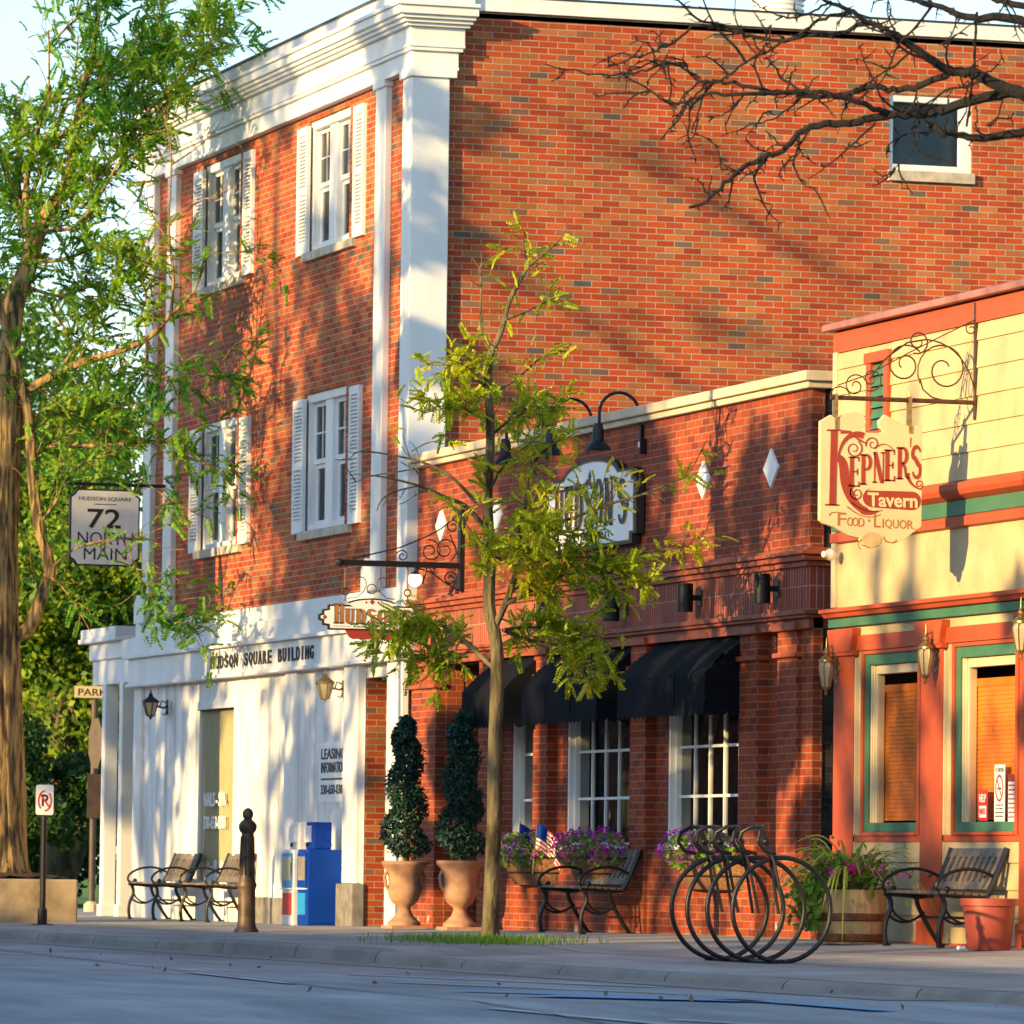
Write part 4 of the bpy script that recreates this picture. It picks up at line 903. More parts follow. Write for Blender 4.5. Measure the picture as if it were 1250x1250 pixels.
g = G(); g.box(-.04, .04, .19, .30, -.03, .03); build('mount', g, M['white_box'], fl); fl.location = (13.02, -.20, 3.40); fl.scale = (.55, .55, .55); fl.rotation_euler = (0, 0, R(20))

# ------------------------------------------------------------------ hanging signs
def scroll(g, pts, X, r=.010): g.tube([(X, a, b) for a, b in pts], r*.72, 6)
# tavern bracket and sign (plane x = 16.05)
X = 16.05
TB = thing('sign_bracket', 'brown scrolled iron bracket on the cream wall holding the tavern sign', 'sign bracket', (X, 0, 4.5))
g = G(); g.tube([(X, -.0, 4.50), (X, -1.28, 4.50)], .019, 8); build('bar', g, M['rust_iron'], TB)
g = G(); g.box(X-.02, X+.02, -.035, -.024, 4.36, 5.32); build('wall_plate', g, M['rust_iron'], TB)
g = G()
scroll(g, [(-.03, 5.18), (-.35, 5.02), (-.62, 4.88), (-.95, 4.70), (-1.22, 4.60)], X, .007)
scroll(g, arc(-.46, 4.53, .43, .47, 0, 90, 10)+[(-.62, 4.97), (-.80, 4.84), (-.95, 4.66)], X)
scroll(g, spiral(-.30, 4.76, .24, .05, -150, -1.5), X); scroll(g, [(-.51, 4.68), (-.48, 4.59), (-.40, 4.53), (-.30, 4.51)], X)
scroll(g, spiral(-.64, 4.79, .17, .04, 40, 1.5), X); scroll(g, spiral(-.53, 4.98, .10, .03, -110, 1.4), X); scroll(g, spiral(-.065, 5.10, .06, .015, 0, 1.4), X, .008)
scroll(g, spiral(-1.07, 4.60, .11, .02, -30, 1.6), X, .008); scroll(g, spiral(-.93, 4.66, .10, .02, -110, 1.4), X, .008); scroll(g, arc(-1.2, 4.52, .08, .07, 0, 180, 8), X, .008)
build('scrollwork', g, M['rust_iron'], TB, smooth=True)
KS = thing('hanging_sign', 'cream tavern sign with oxblood lettering hanging from a scrolled bracket', 'hanging sign', (X, -.92, 3.9))
def K(px, py):                       # board coordinates: 0..100 across, 0..130 down
    return (-1.375+px*.0090, 4.375-py*.0090)
out = [K(*p) for p in ((0, 8), (10, 2), (16, 6), (22, 1), (33, -2), (41, 1), (44, 7), (42, 12), (37, 14), (45, 17), (56, 17), (61, 15), (57, 12), (56, 6), (62, 0), (74, 6), (86, 10), (98, 8), (98, 100), (92, 104), (82, 112), (72, 116), (64, 114), (60, 118), (50, 121), (42, 118), (38, 112), (28, 110), (14, 103), (4, 100), (0, 97))]
g = G(); g.prism(out, X-.025, X+.025, 'yz'); build('board', g, M['signcream'], KS, bevel=.004)
def kp(px, py): a, b = K(px, py); return (a, b)
KU, KV, KN = (0, 1, 0), (0, 0, 1), (1, 0, 0); KO = (X+.025, 0, 0)
def kput(g, rib, d=.004): flat_to(g, rib[0], rib[1], KO, KU, KV, KN, d)
def kq(pts): return [kp(*p) for p in pts]
def bez(p0, p1, p2, n=12): return [((1-t)**2*p0[0]+2*t*(1-t)*p1[0]+t*t*p2[0], (1-t)**2*p0[1]+2*t*(1-t)*p1[1]+t*t*p2[1]) for t in [i/n for i in range(n+1)]]
g = G()
kput(g, ribbon(kq([(13, 16), (12, 83)]), .058)); kput(g, ribbon(kq([(6, 16), (19, 15.6)]), .014)); kput(g, ribbon(kq([(5, 83), (18, 83)]), .014))
kput(g, ribbon(kq(bez((17, 40), (20, 22), (32, 19))+bez((32, 19), (37, 18), (41, 20), 5)), .012, .055), .005)
kput(g, ribbon(kq([(19, 17), (28, 17), (36, 23), (44, 27)]), .03, .010))
kput(g, ribbon(kq(bez((17, 40), (22, 42), (23, 54))+bez((23, 56), (26, 80), (44, 88), 14)+bez((44, 88), (50, 90), (56, 87), 6)), lambda s: .05+.03*math.sin(math.pi*min(1, s*1.25)) if s < .75 else .065*(1-(s-.75)/.26)+.006))
for c_, r0, r1, a0, tn in (((32, 32), .075, .015, 60, -1.5), ((50, 27), .06, .012, -160, -1.4), ((35, 72), .06, .012, 120, 1.5), ((95, 62), .04, .01, -90, 1.3)):
    cc = kp(*c_); kput(g, ribbon(spiral(cc[0], cc[1], r0, r1, a0, tn), .012, .006))
kput(g, ribbon(kq(bez((52, 31), (62, 22), (70, 32))), .010, .004)); kput(g, ribbon(kq(bez((26, 84), (44, 98), (58, 90))), .008, .003)); kput(g, ribbon(kq(bez((30, 80), (46, 92), (60, 86))), .008, .003))
# EPNER'S, rising to the right
word = "EPNER'S"; xs_ = [27, 38, 50, 61, 73, 86, 87]; 
for i, ch in enumerate(word):
    s_ = i/6.0; xb, yb = xs_[i], 66-12*s_+(3 if ch == 'S' else 0); hh = 27+3*s_-(0 if ch != "'" else 0)
    if ch == "'": yb = 52; hh = 32
    wd = {"'": 8}.get(ch, 22 if ch != 'S' else 20)
    for vs, fs in slab_letter(ch):
        flat_to(g, [kp(xb+a*wd, yb-b*hh) for a, b in vs], [f for f in fs], KO, KU, KV, KN, .004)
kput(g, ribbon(kq(bez((84, 52), (84, 62), (95, 66))), .03, .012))
pill = kq([(44, 69)]+[(88+9*math.cos(R(a)), 77-8.5*math.sin(R(a))) for a in range(80, -91, -17)]+[(50+9*math.cos(R(a)), 75.5-8.5*math.sin(R(a))) for a in range(270, 99, -17)])
kput(g, (pill, [tuple(range(len(pill)))[::-1]]), .003)
build('lettering', g, M['oxblood'], KS)
g = G(); a, b = kp(46, 83.5); write(g, 'Tavern', (X+.029, a, b), KU, (0, -.035, 1), KN, .43, .115, .025, .003); build('cream_lettering', g, M['signcream'], KS)
g = G(); a, b = kp(17, 106)
for ch, x0, w_, h_ in (('F', 17, 8, 11.5), ('O', 26, 5.5, 8), ('O', 31, 5.5, 8), ('D', 37, 5.5, 8), ('\u00b7', 46, 2, 2), ('L', 52, 6, 12), ('I', 60, 1.2, 8), ('Q', 62.5, 6.5, 9), ('U', 70, 5.5, 8), ('O', 76.5, 6.5, 8), ('R', 84, 5.5, 8)):
    yy = 102 if ch not in '\u00b7' else 97
    if ch == 'Q': yy = 103
    p0 = kp(x0, yy+(x0-50)*.02); write(g, ch, (X+.025, p0[0], p0[1]), KU, KV, KN, w_*.009, h_*.009, 0.0, .003)
kput(g, ribbon(kq(bez((9, 93), (8, 88), (24, 90))), .006)); kput(g, ribbon(kq([(90, 102), (97, 105)]), .006, .003))
build('gold_lettering', g, M['gold'], KS)
cc = kp(50, 113); g = G(); ov = [(cc[0]+.085*math.cos(R(a)), cc[1]+.062*math.sin(R(a))) for a in range(0, 360, 15)]; kput(g, (ov, [tuple(range(len(ov)))]), .004); build('emblem', g, M['tan_emblem'], KS)
g = G()
for c_, a0, a1 in (((44, 118), 120, 230), ((68, 110), 180, 330)):
    q = kp(*c_); kput(g, ribbon(arc(q[0], q[1], .06, .05, a0, a1), .008))
build('flourish', g, M['gold'], KS)
for yy, zz in ((-1.24, 4.28), (-.60, 4.27)):
    g = G(); g.box(X-.03, X+.034, yy-.012, yy+.012, zz-.04, 4.53); g.tube([(X, yy, 4.53), (X, yy, 4.57)], .008, 6); build('hanger', g, M['brass'], KS)

# restaurant bracket and sign (plane x = 1.9)
X = 1.9
HB = thing('sign_bracket', 'black scrolled iron bracket on dark red brick holding the restaurant sign', 'sign bracket', (X, 0, 3.8))
g = G(); g.box(X-.03, X+.03, -1.30, -.03, 3.765, 3.825); g.ball((X, -1.33, 3.795), .045, 10, 6); build('bar', g, M['black'], HB)
g = G(); g.box(X-.05, X+.05, -.05, -.001, 3.53, 4.38); build('wall_plate', g, M['black'], HB)
g = G()
scroll(g, [(-.05, 4.34), (-.25, 4.17), (-.42, 4.08), (-.68, 3.97), (-.95, 3.90), (-1.2, 3.84)], X, .011)
scroll(g, spiral(-.20, 3.96, .13, .03, -60, 1.5), X); scroll(g, spiral(-.36, 3.94, .12, .03, 100, -1.5), X); scroll(g, spiral(-.66, 3.88, .07, .015, 200, -1.5), X, .009); scroll(g, spiral(-.12, 4.20, .08, .02, -30, 1.5), X, .010)
scroll(g, [(-.15, 4.12), (-.10, 4.0), (-.06, 3.9)], X); scroll(g, [(-.05, 3.54), (-.2, 3.62), (-.35, 3.72), (-.5, 3.76)], X, .012); scroll(g, spiral(-.14, 3.66, .075, .02, 30, 1.4), X, .010); scroll(g, spiral(-.32, 3.77, .05, .01, -60, -1.2), X, .008)
scroll(g, [(-.40, 3.76), (-.42, 3.68), (-.44, 3.60)], X, .018)
build('scrollwork', g, M['black'], HB, smooth=True)
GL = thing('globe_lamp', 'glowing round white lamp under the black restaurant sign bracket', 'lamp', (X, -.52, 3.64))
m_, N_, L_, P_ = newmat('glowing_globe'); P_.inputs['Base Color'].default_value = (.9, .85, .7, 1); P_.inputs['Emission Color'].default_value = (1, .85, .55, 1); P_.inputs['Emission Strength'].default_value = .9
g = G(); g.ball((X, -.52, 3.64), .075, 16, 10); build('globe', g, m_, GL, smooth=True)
g = G(); g.tube([(X, -.52, 3.70), (X, -.50, 3.765)], .022, 8); g.lathe([(.03, .06), (.05, .045), (.055, .06), (.02, .085)], (X, -.52, 3.64), 12); build('fitting', g, M['black'], GL)
HS = thing('hanging_sign', 'wide white restaurant sign with gold slab lettering hanging behind tree leaves', 'hanging sign', (X, -1.0, 3.25))
y0, y1, z0, z1 = -1.55, -.42, 3.10, 3.36
def hang_out(f=0.0):
    a, b, c, d = y0+f, y1-f, z0+f, z1-f
    pts = [(a+.10, c), (b-.10, c), (b-.10, c+.04), (b-.04, c+.05), (b-.04, c+.09), (b, c+.10), (b, d-.10), (b-.04, d-.09), (b-.04, d-.05), (b-.10, d-.04), (b-.10, d), (b-.35, d)]
    m = (a+b)/2
    pts += [(m+.27*math.cos(R(t)), d+.075*math.sin(R(t))) for t in range(20, 161, 14)]
    pts += [(a+.35, d), (a+.10, d), (a+.10, d-.04), (a+.04, d-.05), (a+.04, d-.09), (a, d-.10), (a, c+.10), (a+.04, c+.09), (a+.04, c+.05), (a+.10, c+.04)]
    return pts
g = G(); g.prism(hang_out(), X-.025, X+.02, 'yz'); build('board_edge', g, M['signblack'], HS)
g = G(); g.prism(hang_out(.018), X-.02, X+.024, 'yz'); build('board', g, M['signwhite'], HS)
g = G(); g.prism([(-1.22, 3.03), (-1.18, 3.01), (-.78, 3.01), (-.74, 3.03), (-.70, 3.10), (-1.26, 3.10)], X-.02, X+.018, 'yz'); build('lower_panel', g, M['oxblood'], HS)
g = G(); slab_word(g, "HUDSON'S", (X+.024, -1.40, 3.165), KU, KV, KN, .86, .175, .003, grow=lambda s: 1.18 if s == 0 else .9); build('dark_lettering', g, M['signblack'], HS)
g = G(); slab_word(g, "HUDSON'S", (X+.0275, -1.392, 3.172), KU, KV, KN, .86, .168, .003, grow=lambda s: 1.18 if s == 0 else .9); build('gold_lettering', g, M['gold'], HS)
g = G(); write(g, 'RESTAURANT', (X+.024, -1.18, 3.128), KU, KV, KN, .42, .022, .01, .002); g.box(X+.024, X+.026, -1.40, -1.22, 3.137, 3.141); g.box(X+.024, X+.026, -.72, -.56, 3.137, 3.141); build('small_lettering', g, M['signblack'], HS)
g = G()
for (yy, zz, r_) in ((-.985, 3.395, .028), (-1.05, 3.39, .014), (-.92, 3.39, .014), (-1.49, 3.23, .025)): g.prism([(yy-r_, zz), (yy, zz-r_), (yy+r_, zz), (yy, zz+r_)], X+.022, X+.0265, 'yz')
build('diamond', g, M['oxblood'], HS)
g = G(); scroll(g, arc(-.985, 3.53, .05, .05, 0, 360, 16), X, .007)
for s_ in (1, -1):
    scroll(g, [(-.985+s_*.25, 3.43), (-.985+s_*.16, 3.44), (-.985+s_*.09, 3.50), (-.985+s_*.06, 3.56)]+[(-.985+s_*(.12+.06*math.cos(R(t))), 3.60+.05*math.sin(R(t))) for t in range(180, -120, -30)], X, .007)
build('crest_scroll', g, M['rust_iron'], HS, smooth=True)
for yy in (-1.27, -.60):
    g = G(); g.tube([(X, yy, 3.77), (X, yy, 3.53)], .009, 6); g.tube([(X, yy+.035*math.cos(R(t)), 3.50+.035*math.sin(R(t))) for t in range(0, 360, 30)], .009, 6, closed=True); g.tube([(X, yy, 3.47), (X, yy, 3.40)], .009, 6); build('hanger', g, M['rust_iron'], HS)

# address sign near the far end
X = -10.3
AS = thing('address_sign', 'white seventy two north main board with notched corners, behind the locust leaves', 'hanging sign', (X, -.9, 4.7))
y0, y1, z0, z1 = -1.28, -.40, 4.31, 5.25
def notch(a, b, c, d, n): return [(a+n, c), (b-n, c), (b-n*.6, c+n*.6), (b, c+n), (b, d-n), (b-n*.6, d-n*.6), (b-n, d), (a+n, d), (a+n*.6, d-n*.6), (a, d-n), (a, c+n), (a+n*.6, c+n*.6)]
g = G(); g.prism(notch(y0, y1, z0, z1, .09), X-.03, X+.03, 'yz'); build('board_edge', g, M['signblack'], AS)
g = G(); g.prism(notch(y0+.02, y1-.02, z0+.02, z1-.02, .085), X-.02, X+.034, 'yz'); build('board', g, M['signwhite'], AS)
g = G()
for s_, ya, zb, w_, h_, bo in (('HUDSON SQUARE', -1.17, 5.10, .66, .055, .0), ('72', -1.06, 4.77, .42, .24, .012), ('NORTH', -1.18, 4.57, .70, .155, .0), ('MAIN', -1.10, 4.385, .54, .145, .0)): write(g, s_, (X+.034, ya, zb), KU, KV, KN, w_, h_, bo, .003)
g.box(X+.034, X+.036, -.98, -.7, 5.06, 5.07)
build('lettering', g, M['signblack'], AS)
g = G(); g.box(X-.02, X+.02, -1.3, -.06, 5.29, 5.33); g.box(X-.01, X+.01, -1.1, -1.08, 5.25, 5.29); g.box(X-.01, X+.01, -.6, -.58, 5.25, 5.29)
AB = tag(build('sign_bracket', g, M['black']), 'plain black bar holding the address board, among the locust leaves', 'sign bracket')

# ------------------------------------------------------------------ benches
BEN = thing('park_bench', 'slatted bench left of the magenta flowers by the restaurant wall', 'bench', (0, 0, 0), 'iron and wood benches along the walls')
BL = 1.18
def bow(p, q, r_, n=8): return bez(p, q, r_, n)
for x in (0, BL):
    g = G(); T = lambda pts, r=.017: g.tube([(x, a, b) for a, b in pts], r, 7)
    T(bow((-.005, .0), (-.05, .16), (.02, .28))+bow((.02, .28), (.05, .36), (.0, .425))[1:], .02)
    T(bow((.47, .0), (.36, .14), (.30, .27))+bow((.30, .27), (.24, .36), (.26, .42))[1:], .02)
    g.box(x-.03, x+.03, -.03, .02, 0.0, .02); g.box(x-.03, x+.03, .44, .50, 0, .02)
    T([(-.03, .435), (.12, .425), (.28, .41), (.38, .42), (.43, .46)], .024); T([(.38, .41), (.44, .52), (.52, .70), (.56, .815)], .026)
    T(bow((.46, .57), (.30, .68), (.10, .62))+bow((.10, .62), (-.06, .56), (-.04, .48))[1:]+bow((-.04, .48), (.0, .43), (.05, .47), 5)[1:], .014); g.ball((x, .05, .475), .028, 8, 5)
    T([(.46, .57), (.40, .61), (.36, .57)], .010)
    T(bow((.0, .26), (.15, .12), (.32, .28)), .012); T(bow((.02, .40), (.03, .22), (.2, .2)), .010)
    build('iron_end', g, M['iron'], BEN, smooth=True)
g = G()
for i in range(6): y = -.02+i*.07; g.box(-.02, BL+.02, y, y+.055, .437-.02*i*.16, .462-.02*i*.16)
build('seat', g, M['bench_wood'], BEN, bevel=.004)
g = G()
def bk(t): return (.405+t*.155, .47+t*.345)
def slab(x0, x1, t0, t1, th=.022):
    a, b = bk(t0), bk(t1); g.add([(x0, a[0], a[1]), (x1, a[0], a[1]), (x1, b[0], b[1]), (x0, b[0], b[1]), (x0, a[0]+th, a[1]-.008), (x1, a[0]+th, a[1]-.008), (x1, b[0]+th, b[1]-.008), (x0, b[0]+th, b[1]-.008)], [(0, 1, 2, 3), (4, 7, 6, 5), (0, 4, 5, 1), (1, 5, 6, 2), (2, 6, 7, 3), (3, 7, 4, 0)])
slab(.0, BL, .80, 1.0); slab(.0, BL, .02, .20)
for i in range(9): c_ = .09+(BL-.18)*i/8; slab(c_-.032, c_+.032, .20, .80)
build('backrest', g, M['bench_wood'], BEN)
g = G(); g.tube([(0, .30, .24), (BL, .30, .24)], .012, 6); build('stretcher', g, M['iron'], BEN)
BEN.location = (6.55, -.60, zsw(7, -.4)); BEN.scale = (1.05, 1, .98)
for loc, lab in (((15.66, -.60, zsw(16, -.4)), 'slatted bench beside the red pot in front of the tavern'), ((-9.70, -.58, zsw(-9, -.4)), 'bench under the nail spa window, farther from the bollard'), ((-7.20, -.58, zsw(-7, -.4)), 'bench half hidden behind the bollard, nearer the newspaper boxes')):
    copy_thing(BEN, loc, lab, sc=(1.0, 1, .98))

# ------------------------------------------------------------------ newspaper boxes
def newsbox(x0, x1, y0, y1, base, accent, label, header):
    z0 = zsw(x0, y0); N_ = thing('newspaper_box', label, 'newspaper box', (x0, y0, z0))
    g = G(); g.box(x0, x1, y0, y1, z0, z0+.84); build('cabinet', g, M[base], N_, bevel=.012)
    g = G(); g.box(x0+.04, x1-.06, y0+.08, y1-.14, z0+.84, z0+1.14); build('coin_head', g, M[base], N_, bevel=.012)
    g = G(); g.box(x0+.03, x1-.03, y0-.014, y0-.001, z0+.42, z0+.80); build('door', g, M[accent], N_, bevel=.004)
    d = G(); d.box(x0+.07, x1-.07, y0-.018, y0-.0145, z0+.50, z0+.76); build('pane', d, M['blind' if base == 'white_box' else 'grey_stone'], N_)
    d = G(); d.box(x0+.06, x1-.06, y0-.012, y0-.001, z0+.12, z0+.36); build('decal', d, M['redpaint' if base == 'white_box' else 'cyan'], N_)
    d = G(); d.box(x0+.02, x1-.02, y0-.03, y0-.001, z0+.40, z0+.415); d.box(x0+.08, x1-.16, y0+.05, y0+.079, z0+.92, z0+1.1); build('header_card', d, M['signwhite'], N_)
    d = G(); d.tube([(x1-.06, y1-.2, z0+.96), (x1+.0, y1-.2, z0+.96)], .02, 8); build('coin_return', d, M[base], N_)
    d = G(); d.box(x0+.10, x0+.14, y0+.06, y0+.0795, z0+.87, z0+.91); d.box(x1-.001, x1+.003, y0+.05, y1-.05, z0+.03, z0+.035); d.box(x1-.05, x1-.035, y0-.02, y0-.0145, z0+.55, z0+.70); build('coin_slot', d, M['black'], N_)
    return N_
newsbox(-2.62, -2.20, -.47, -.045, 'blue_box', 'blue_box', 'blue newspaper vending box with a raised coin head', 0)
newsbox(-3.22, -2.75, -.48, -.08, 'white_box', 'cyan', 'white newspaper vending box with pale blue panels behind the blue one', 0)

# ------------------------------------------------------------------ leaf tools
rng = np.random.default_rng(11)
def rotm(n):
    q = rng.normal(size=(n, 4)); q /= np.linalg.norm(q, axis=1)[:, None]
    w_, x, y, z = q.T
    return np.stack([1-2*(y*y+z*z), 2*(x*y-z*w_), 2*(x*z+y*w_), 2*(x*y+z*w_), 1-2*(x*x+z*z), 2*(y*z-x*w_), 2*(x*z-y*w_), 2*(y*z+x*w_), 1-2*(x*x+y*y)], -1).reshape(n, 3, 3)
def stamp(tv, tq, pos, mats, sc):
    n = len(pos); V_ = np.einsum('nij,kj->nki', mats, tv)*np.asarray(sc).reshape(n, 1, 1)+pos[:, None, :]
    Q_ = tq[None]+(np.arange(n)*len(tv))[:, None, None]
    return V_.reshape(-1, 3), Q_.reshape(-1, tq.shape[1])
QUAD = (np.array([[-.5, 0, 0], [0, -.28, .04], [.5, 0, 0], [0, .28, .04]]), np.array([[0, 1, 2, 3]]))
def frond_template(nl=8, L_=1.0, lw=.095, ll=.28, seed=0):
    """a pinnate locust leaf: leaflets paired along a drooping stalk that starts at the origin and runs along +x"""
    r_ = np.random.default_rng(seed); v = []; q = []
    for i in range(nl):
        t = (i+.8)/nl; base = np.array([t*L_, 0, -.32*t*t*L_])
        for s in (1, -1):
            ln = ll*(1-.35*t)*r_.uniform(.85, 1.15); d = np.array([.35, s*.92, -.25-r_.uniform(0, .5)]); d /= np.linalg.norm(d)
            p = np.array([1, 0, 0])-d*d[0]; p /= np.linalg.norm(p)
            b = len(v); v += [base, base+d*ln*.5+p*lw, base+d*ln, base+d*ln*.5-p*lw]; q.append([b, b+1, b+2, b+3])
    return np.array(v), np.array(q)
FRONDS = [frond_template(seed=k) for k in range(3)]
def frond_mats(n, dirs):
    """frames whose x axis follows dirs (mostly outward and a bit down)"""
    d = dirs/np.linalg.norm(dirs, axis=1)[:, None]
    upv = np.array([0, 0, 1.0])+rng.normal(size=(n, 3))*.45
    y = np.cross(upv, d); y /= np.linalg.norm(y, axis=1)[:, None]; z = np.cross(d, y)
    return np.stack([d, y, z], -1)
def fronds(pos, dirs, size, lo=.7, hi=1.3):
    pos = np.asarray(pos); dirs = np.asarray(dirs); Vs = []; Qs = []; o = 0
    k = rng.integers(0, 3, len(pos))
    for t in range(3):
        m_ = k == t
        if not m_.any(): continue
        v, q = stamp(*FRONDS[t], pos[m_], frond_mats(m_.sum(), dirs[m_]), size*rng.uniform(lo, hi, m_.sum()))
        Vs.append(v); Qs.append(q+o); o += len(v)
    return np.concatenate(Vs), np.concatenate(Qs)
RT = np.array([math.sin(YAW), math.cos(YAW), 0]); FW = np.array([-math.cos(YAW), math.sin(YAW), 0]); UPV = np.array([0, 0, 1.0])
def frame(base, s, u0, v0):
    """metric frame of a tree: survey marks (right, down, depth) read against its foot, s marks per metre"""
    def f(u, v, d=0.0):
        du, dv = (u-u0)/s, (v0-v)/s
        return np.array(base)+RT*(du-ROLL*dv)+UPV*(dv+ROLL*du)+FW*d
    return f
def smooth_path(P, n=4):
    P = [np.array(p) for p in P]; out = []
    for i in range(len(P)-1):
        a, b, c, d = P[max(0, i-1)], P[i], P[i+1], P[min(len(P)-1, i+2)]
        for k in range(n):
            t = k/n; out.append(.5*((2*b)+(-a+c)*t+(2*a-5*b+4*c-d)*t*t+(-a+3*b-3*c+d)*t**3))
    out.append(P[-1]); return out
def wander(p, d, length, n, jit, droop=0.0):
    pts = [p]; d = d/np.linalg.norm(d)
    for i in range(n):
        d = d+rng.normal(size=3)*jit+np.array([0, 0, -droop]); d /= np.linalg.norm(d); p = p+d*length/n; pts.append(p)
    return pts
def limb(g, path, r0, r1, n=7):
    k = len(path); g.tube([tuple(p) for p in path], [r0+(r1-r0)*i/(k-1) for i in range(k)], n)

# ------------------------------------------------------------------ young street tree
YT = thing('street_tree', 'young yellow green locust tree in front of the restaurant', 'tree', (10.77, -2.45, zsw(10.77, -2.45)))
f = frame((10.77, -2.45, zsw(10.77, -2.45)-.02), 138.5, 598, 1147)
wood = G(); tr = smooth_path([f(598, 1150), f(600, 1080), f(603, 1000, .02), f(604, 920), f(606, 850), f(607, 800), f(603, 765)])
wood.tube([tuple(p) for p in tr], [.12, .085, .075, .071, .069]+[.067-.014*i/len(tr) for i in range(len(tr)-5)], 12)
BR = [  # (marks, r0, r1, leafiness, frond reach)
 ([(603, 768, 0), (597, 736, 0), (598, 685, .05), (597, 652, .05), (595, 601, 0), (598, 551, 0), (598, 501, 0), (595, 467, 0), (598, 433, 0), (600, 424, 0)], .06, .030, .5),
 ([(600, 424, 0), (611, 401, 0), (621, 364, .05), (634, 337, .08), (646, 318, .1), (665, 302, .1), (684, 285, .1)], .030, .006, .5),
 ([(599, 424, 0), (587, 401, -.05), (587, 360, -.1), (587, 329, -.1), (576, 310, -.1)], .012, .003, .12),
 ([(617, 385, 0), (642, 374, .1), (660, 364, .15), (683, 353, .2)], .012, .004, .6),
 ([(646, 318, .1), (640, 295, .1), (642, 275, .1)], .010, .004, .7),
 ([(592, 474, 0), (580, 453, -.1), (565, 441, -.15), (542, 443, -.2), (520, 443, -.2)], .018, .004, 1.3),
 ([(598, 478, 0), (630, 457, .1), (657, 433, .2), (673, 426, .25)], .014, .004, .7),
 ([(596, 510, 0), (570, 500, -.2), (545, 497, -.3), (515, 505, -.4)], .014, .004, 1.5),
 ([(597, 530, 0), (625, 505, .2), (655, 492, .3), (690, 488, .4)], .014, .004, 1.3),
 ([(594, 600, 0), (620, 560, -.3), (650, 540, -.5), (668, 520, -.6)], .014, .004, .9),
 ([(593, 642, 0), (568, 615, -.1), (544, 605, -.15), (511, 591, -.2), (467, 581, -.3), (434, 578, -.3)], .026, .004, .02),
 ([(581, 610, -.05), (551, 578, .1), (521, 561, .2), (494, 553, .2), (440, 544, .3), (424, 555, .3)], .018, .003, .06),
 ([(521, 561, .2), (497, 568, .2), (457, 575, .15), (430, 585, .1)], .009, .003, .0),
 ([(511, 591, -.2), (484, 598, -.25), (467, 608, -.3), (460, 622, -.3)], .009, .003, .0),
 ([(501, 545, .2), (520, 535, .2), (541, 531, .2)], .008, .003, .1),
 ([(605, 760, 0), (622, 722, -.15), (632, 685, -.2), (635, 642, -.25), (642, 608, -.3), (649, 568, -.3), (679, 538, -.3), (702, 534, -.3)], .035, .006, .7),
 ([(615, 736, -.1), (655, 719, -.3), (702, 696, -.4), (753, 702, -.5), (796, 716, -.5)], .022, .005, 1.7),
 ([(635, 642, -.25), (689, 635, -.4), (736, 618, -.5), (780, 605, -.5), (823, 588, -.5), (840, 578, -.5), (860, 540, -.5)], .018, .003, .45),
 ([(632, 690, -.2), (680, 680, -.3), (736, 679, -.4), (800, 672, -.4), (857, 662, -.4)], .014, .003, .7),
 ([(636, 650, -.25), (660, 640, -.4), (690, 655, -.6), (720, 650, -.7)], .014, .004, 1.6),
 ([(602, 812, 0), (576, 788, .2), (550, 766, .3), (520, 752, .4), (494, 760, .4), (462, 774, .4)], .024, .005, 1.5),
 ([(576, 788, .2), (550, 800, .5), (525, 795, .7), (490, 792, .8)], .014, .004, 1.5),
 ([(614, 766, 0), (642, 776, .2), (680, 788, .3), (700, 808, .3), (722, 828, .3)], .020, .004, 1.2),
 ([(614, 766, 0), (650, 760, .5), (690, 765, .8), (730, 775, 1.0)], .016, .004, 1.5),
 ([(625, 720, -.2), (650, 700, -.5), (640, 675, -.7), (665, 650, -.9)], .014, .004, 1.6),
 ([(632, 690, -.2), (605, 680, -.5), (580, 655, -.7), (555, 625, -.8)], .012, .004, 1.0),
 ([(650, 570, -.3), (665, 600, -.5), (690, 600, -.6), (720, 590, -.7)], .010, .004, .8),
 ([(735, 690, -.4), (738, 730, -.4), (736, 790, -.4), (742, 825, -.4)], .006, .003, .9),
]
LP, LD = [], []
def twig_out(g, path, leafy, r, spread, tw_len, droop, per, LP, LD, side=None):
    path = smooth_path(path, 5); L_ = len(path)
    tot = sum(np.linalg.norm(path[i+1]-path[i]) for i in range(L_-1))
    nt = int(tot*per*max(leafy, .35))
    for _ in range(nt):
        i = int(rng.uniform(.18, .999)*(L_-1)); p = path[i]; ax = path[min(i+1, L_-1)]-path[i-1]
        ax = ax/np.linalg.norm(ax); d = rng.normal(size=3); d -= ax*d.dot(ax); d /= np.linalg.norm(d); d = d*spread+ax*.8+np.array([0, 0, .15])
        ln = tw_len*rng.uniform(.4, 1.2); tp = wander(p, d, ln, 4, .22, droop); limb(g, tp, r*.55, .0025, 5)
        if leafy > .05:
            k = rng.poisson(4.4*min(leafy, 1.7))
            for _ in range(k):
                j = int(rng.integers(1, 5)); LP.append(tp[j]); LD.append((tp[j]-tp[0])/ln+rng.normal(size=3)*.6+np.array([0, 0, -.02]))
        else:
            for j in (1, 2, 3):
                limb(g, wander(tp[j], rng.normal(size=3)+d*.6, ln*.25, 2, .3), .004, .002, 4)
    if leafy > .05:
        for _ in range(int(tot*per*leafy*1.1)):
            i = int(rng.uniform(.2, 1)*(L_-1)); LP.append(path[i]+rng.normal(size=3)*.02); LD.append(rng.normal(size=3)+np.array([0, 0, .05]))
for marks, r0, r1, lf in BR:
    P = [f(*m_) for m_ in marks]; limb(wood, smooth_path(P, 5), r0, r1, 8)
    twig_out(wood, P, lf, .010, .8, 0.28, .03, 14 if lf > .05 else 9, LP, LD)
build('trunk', wood, M['bark'], YT, smooth=True)
build('crown', fronds(LP, LD, .14), M['leaf_young'], YT)

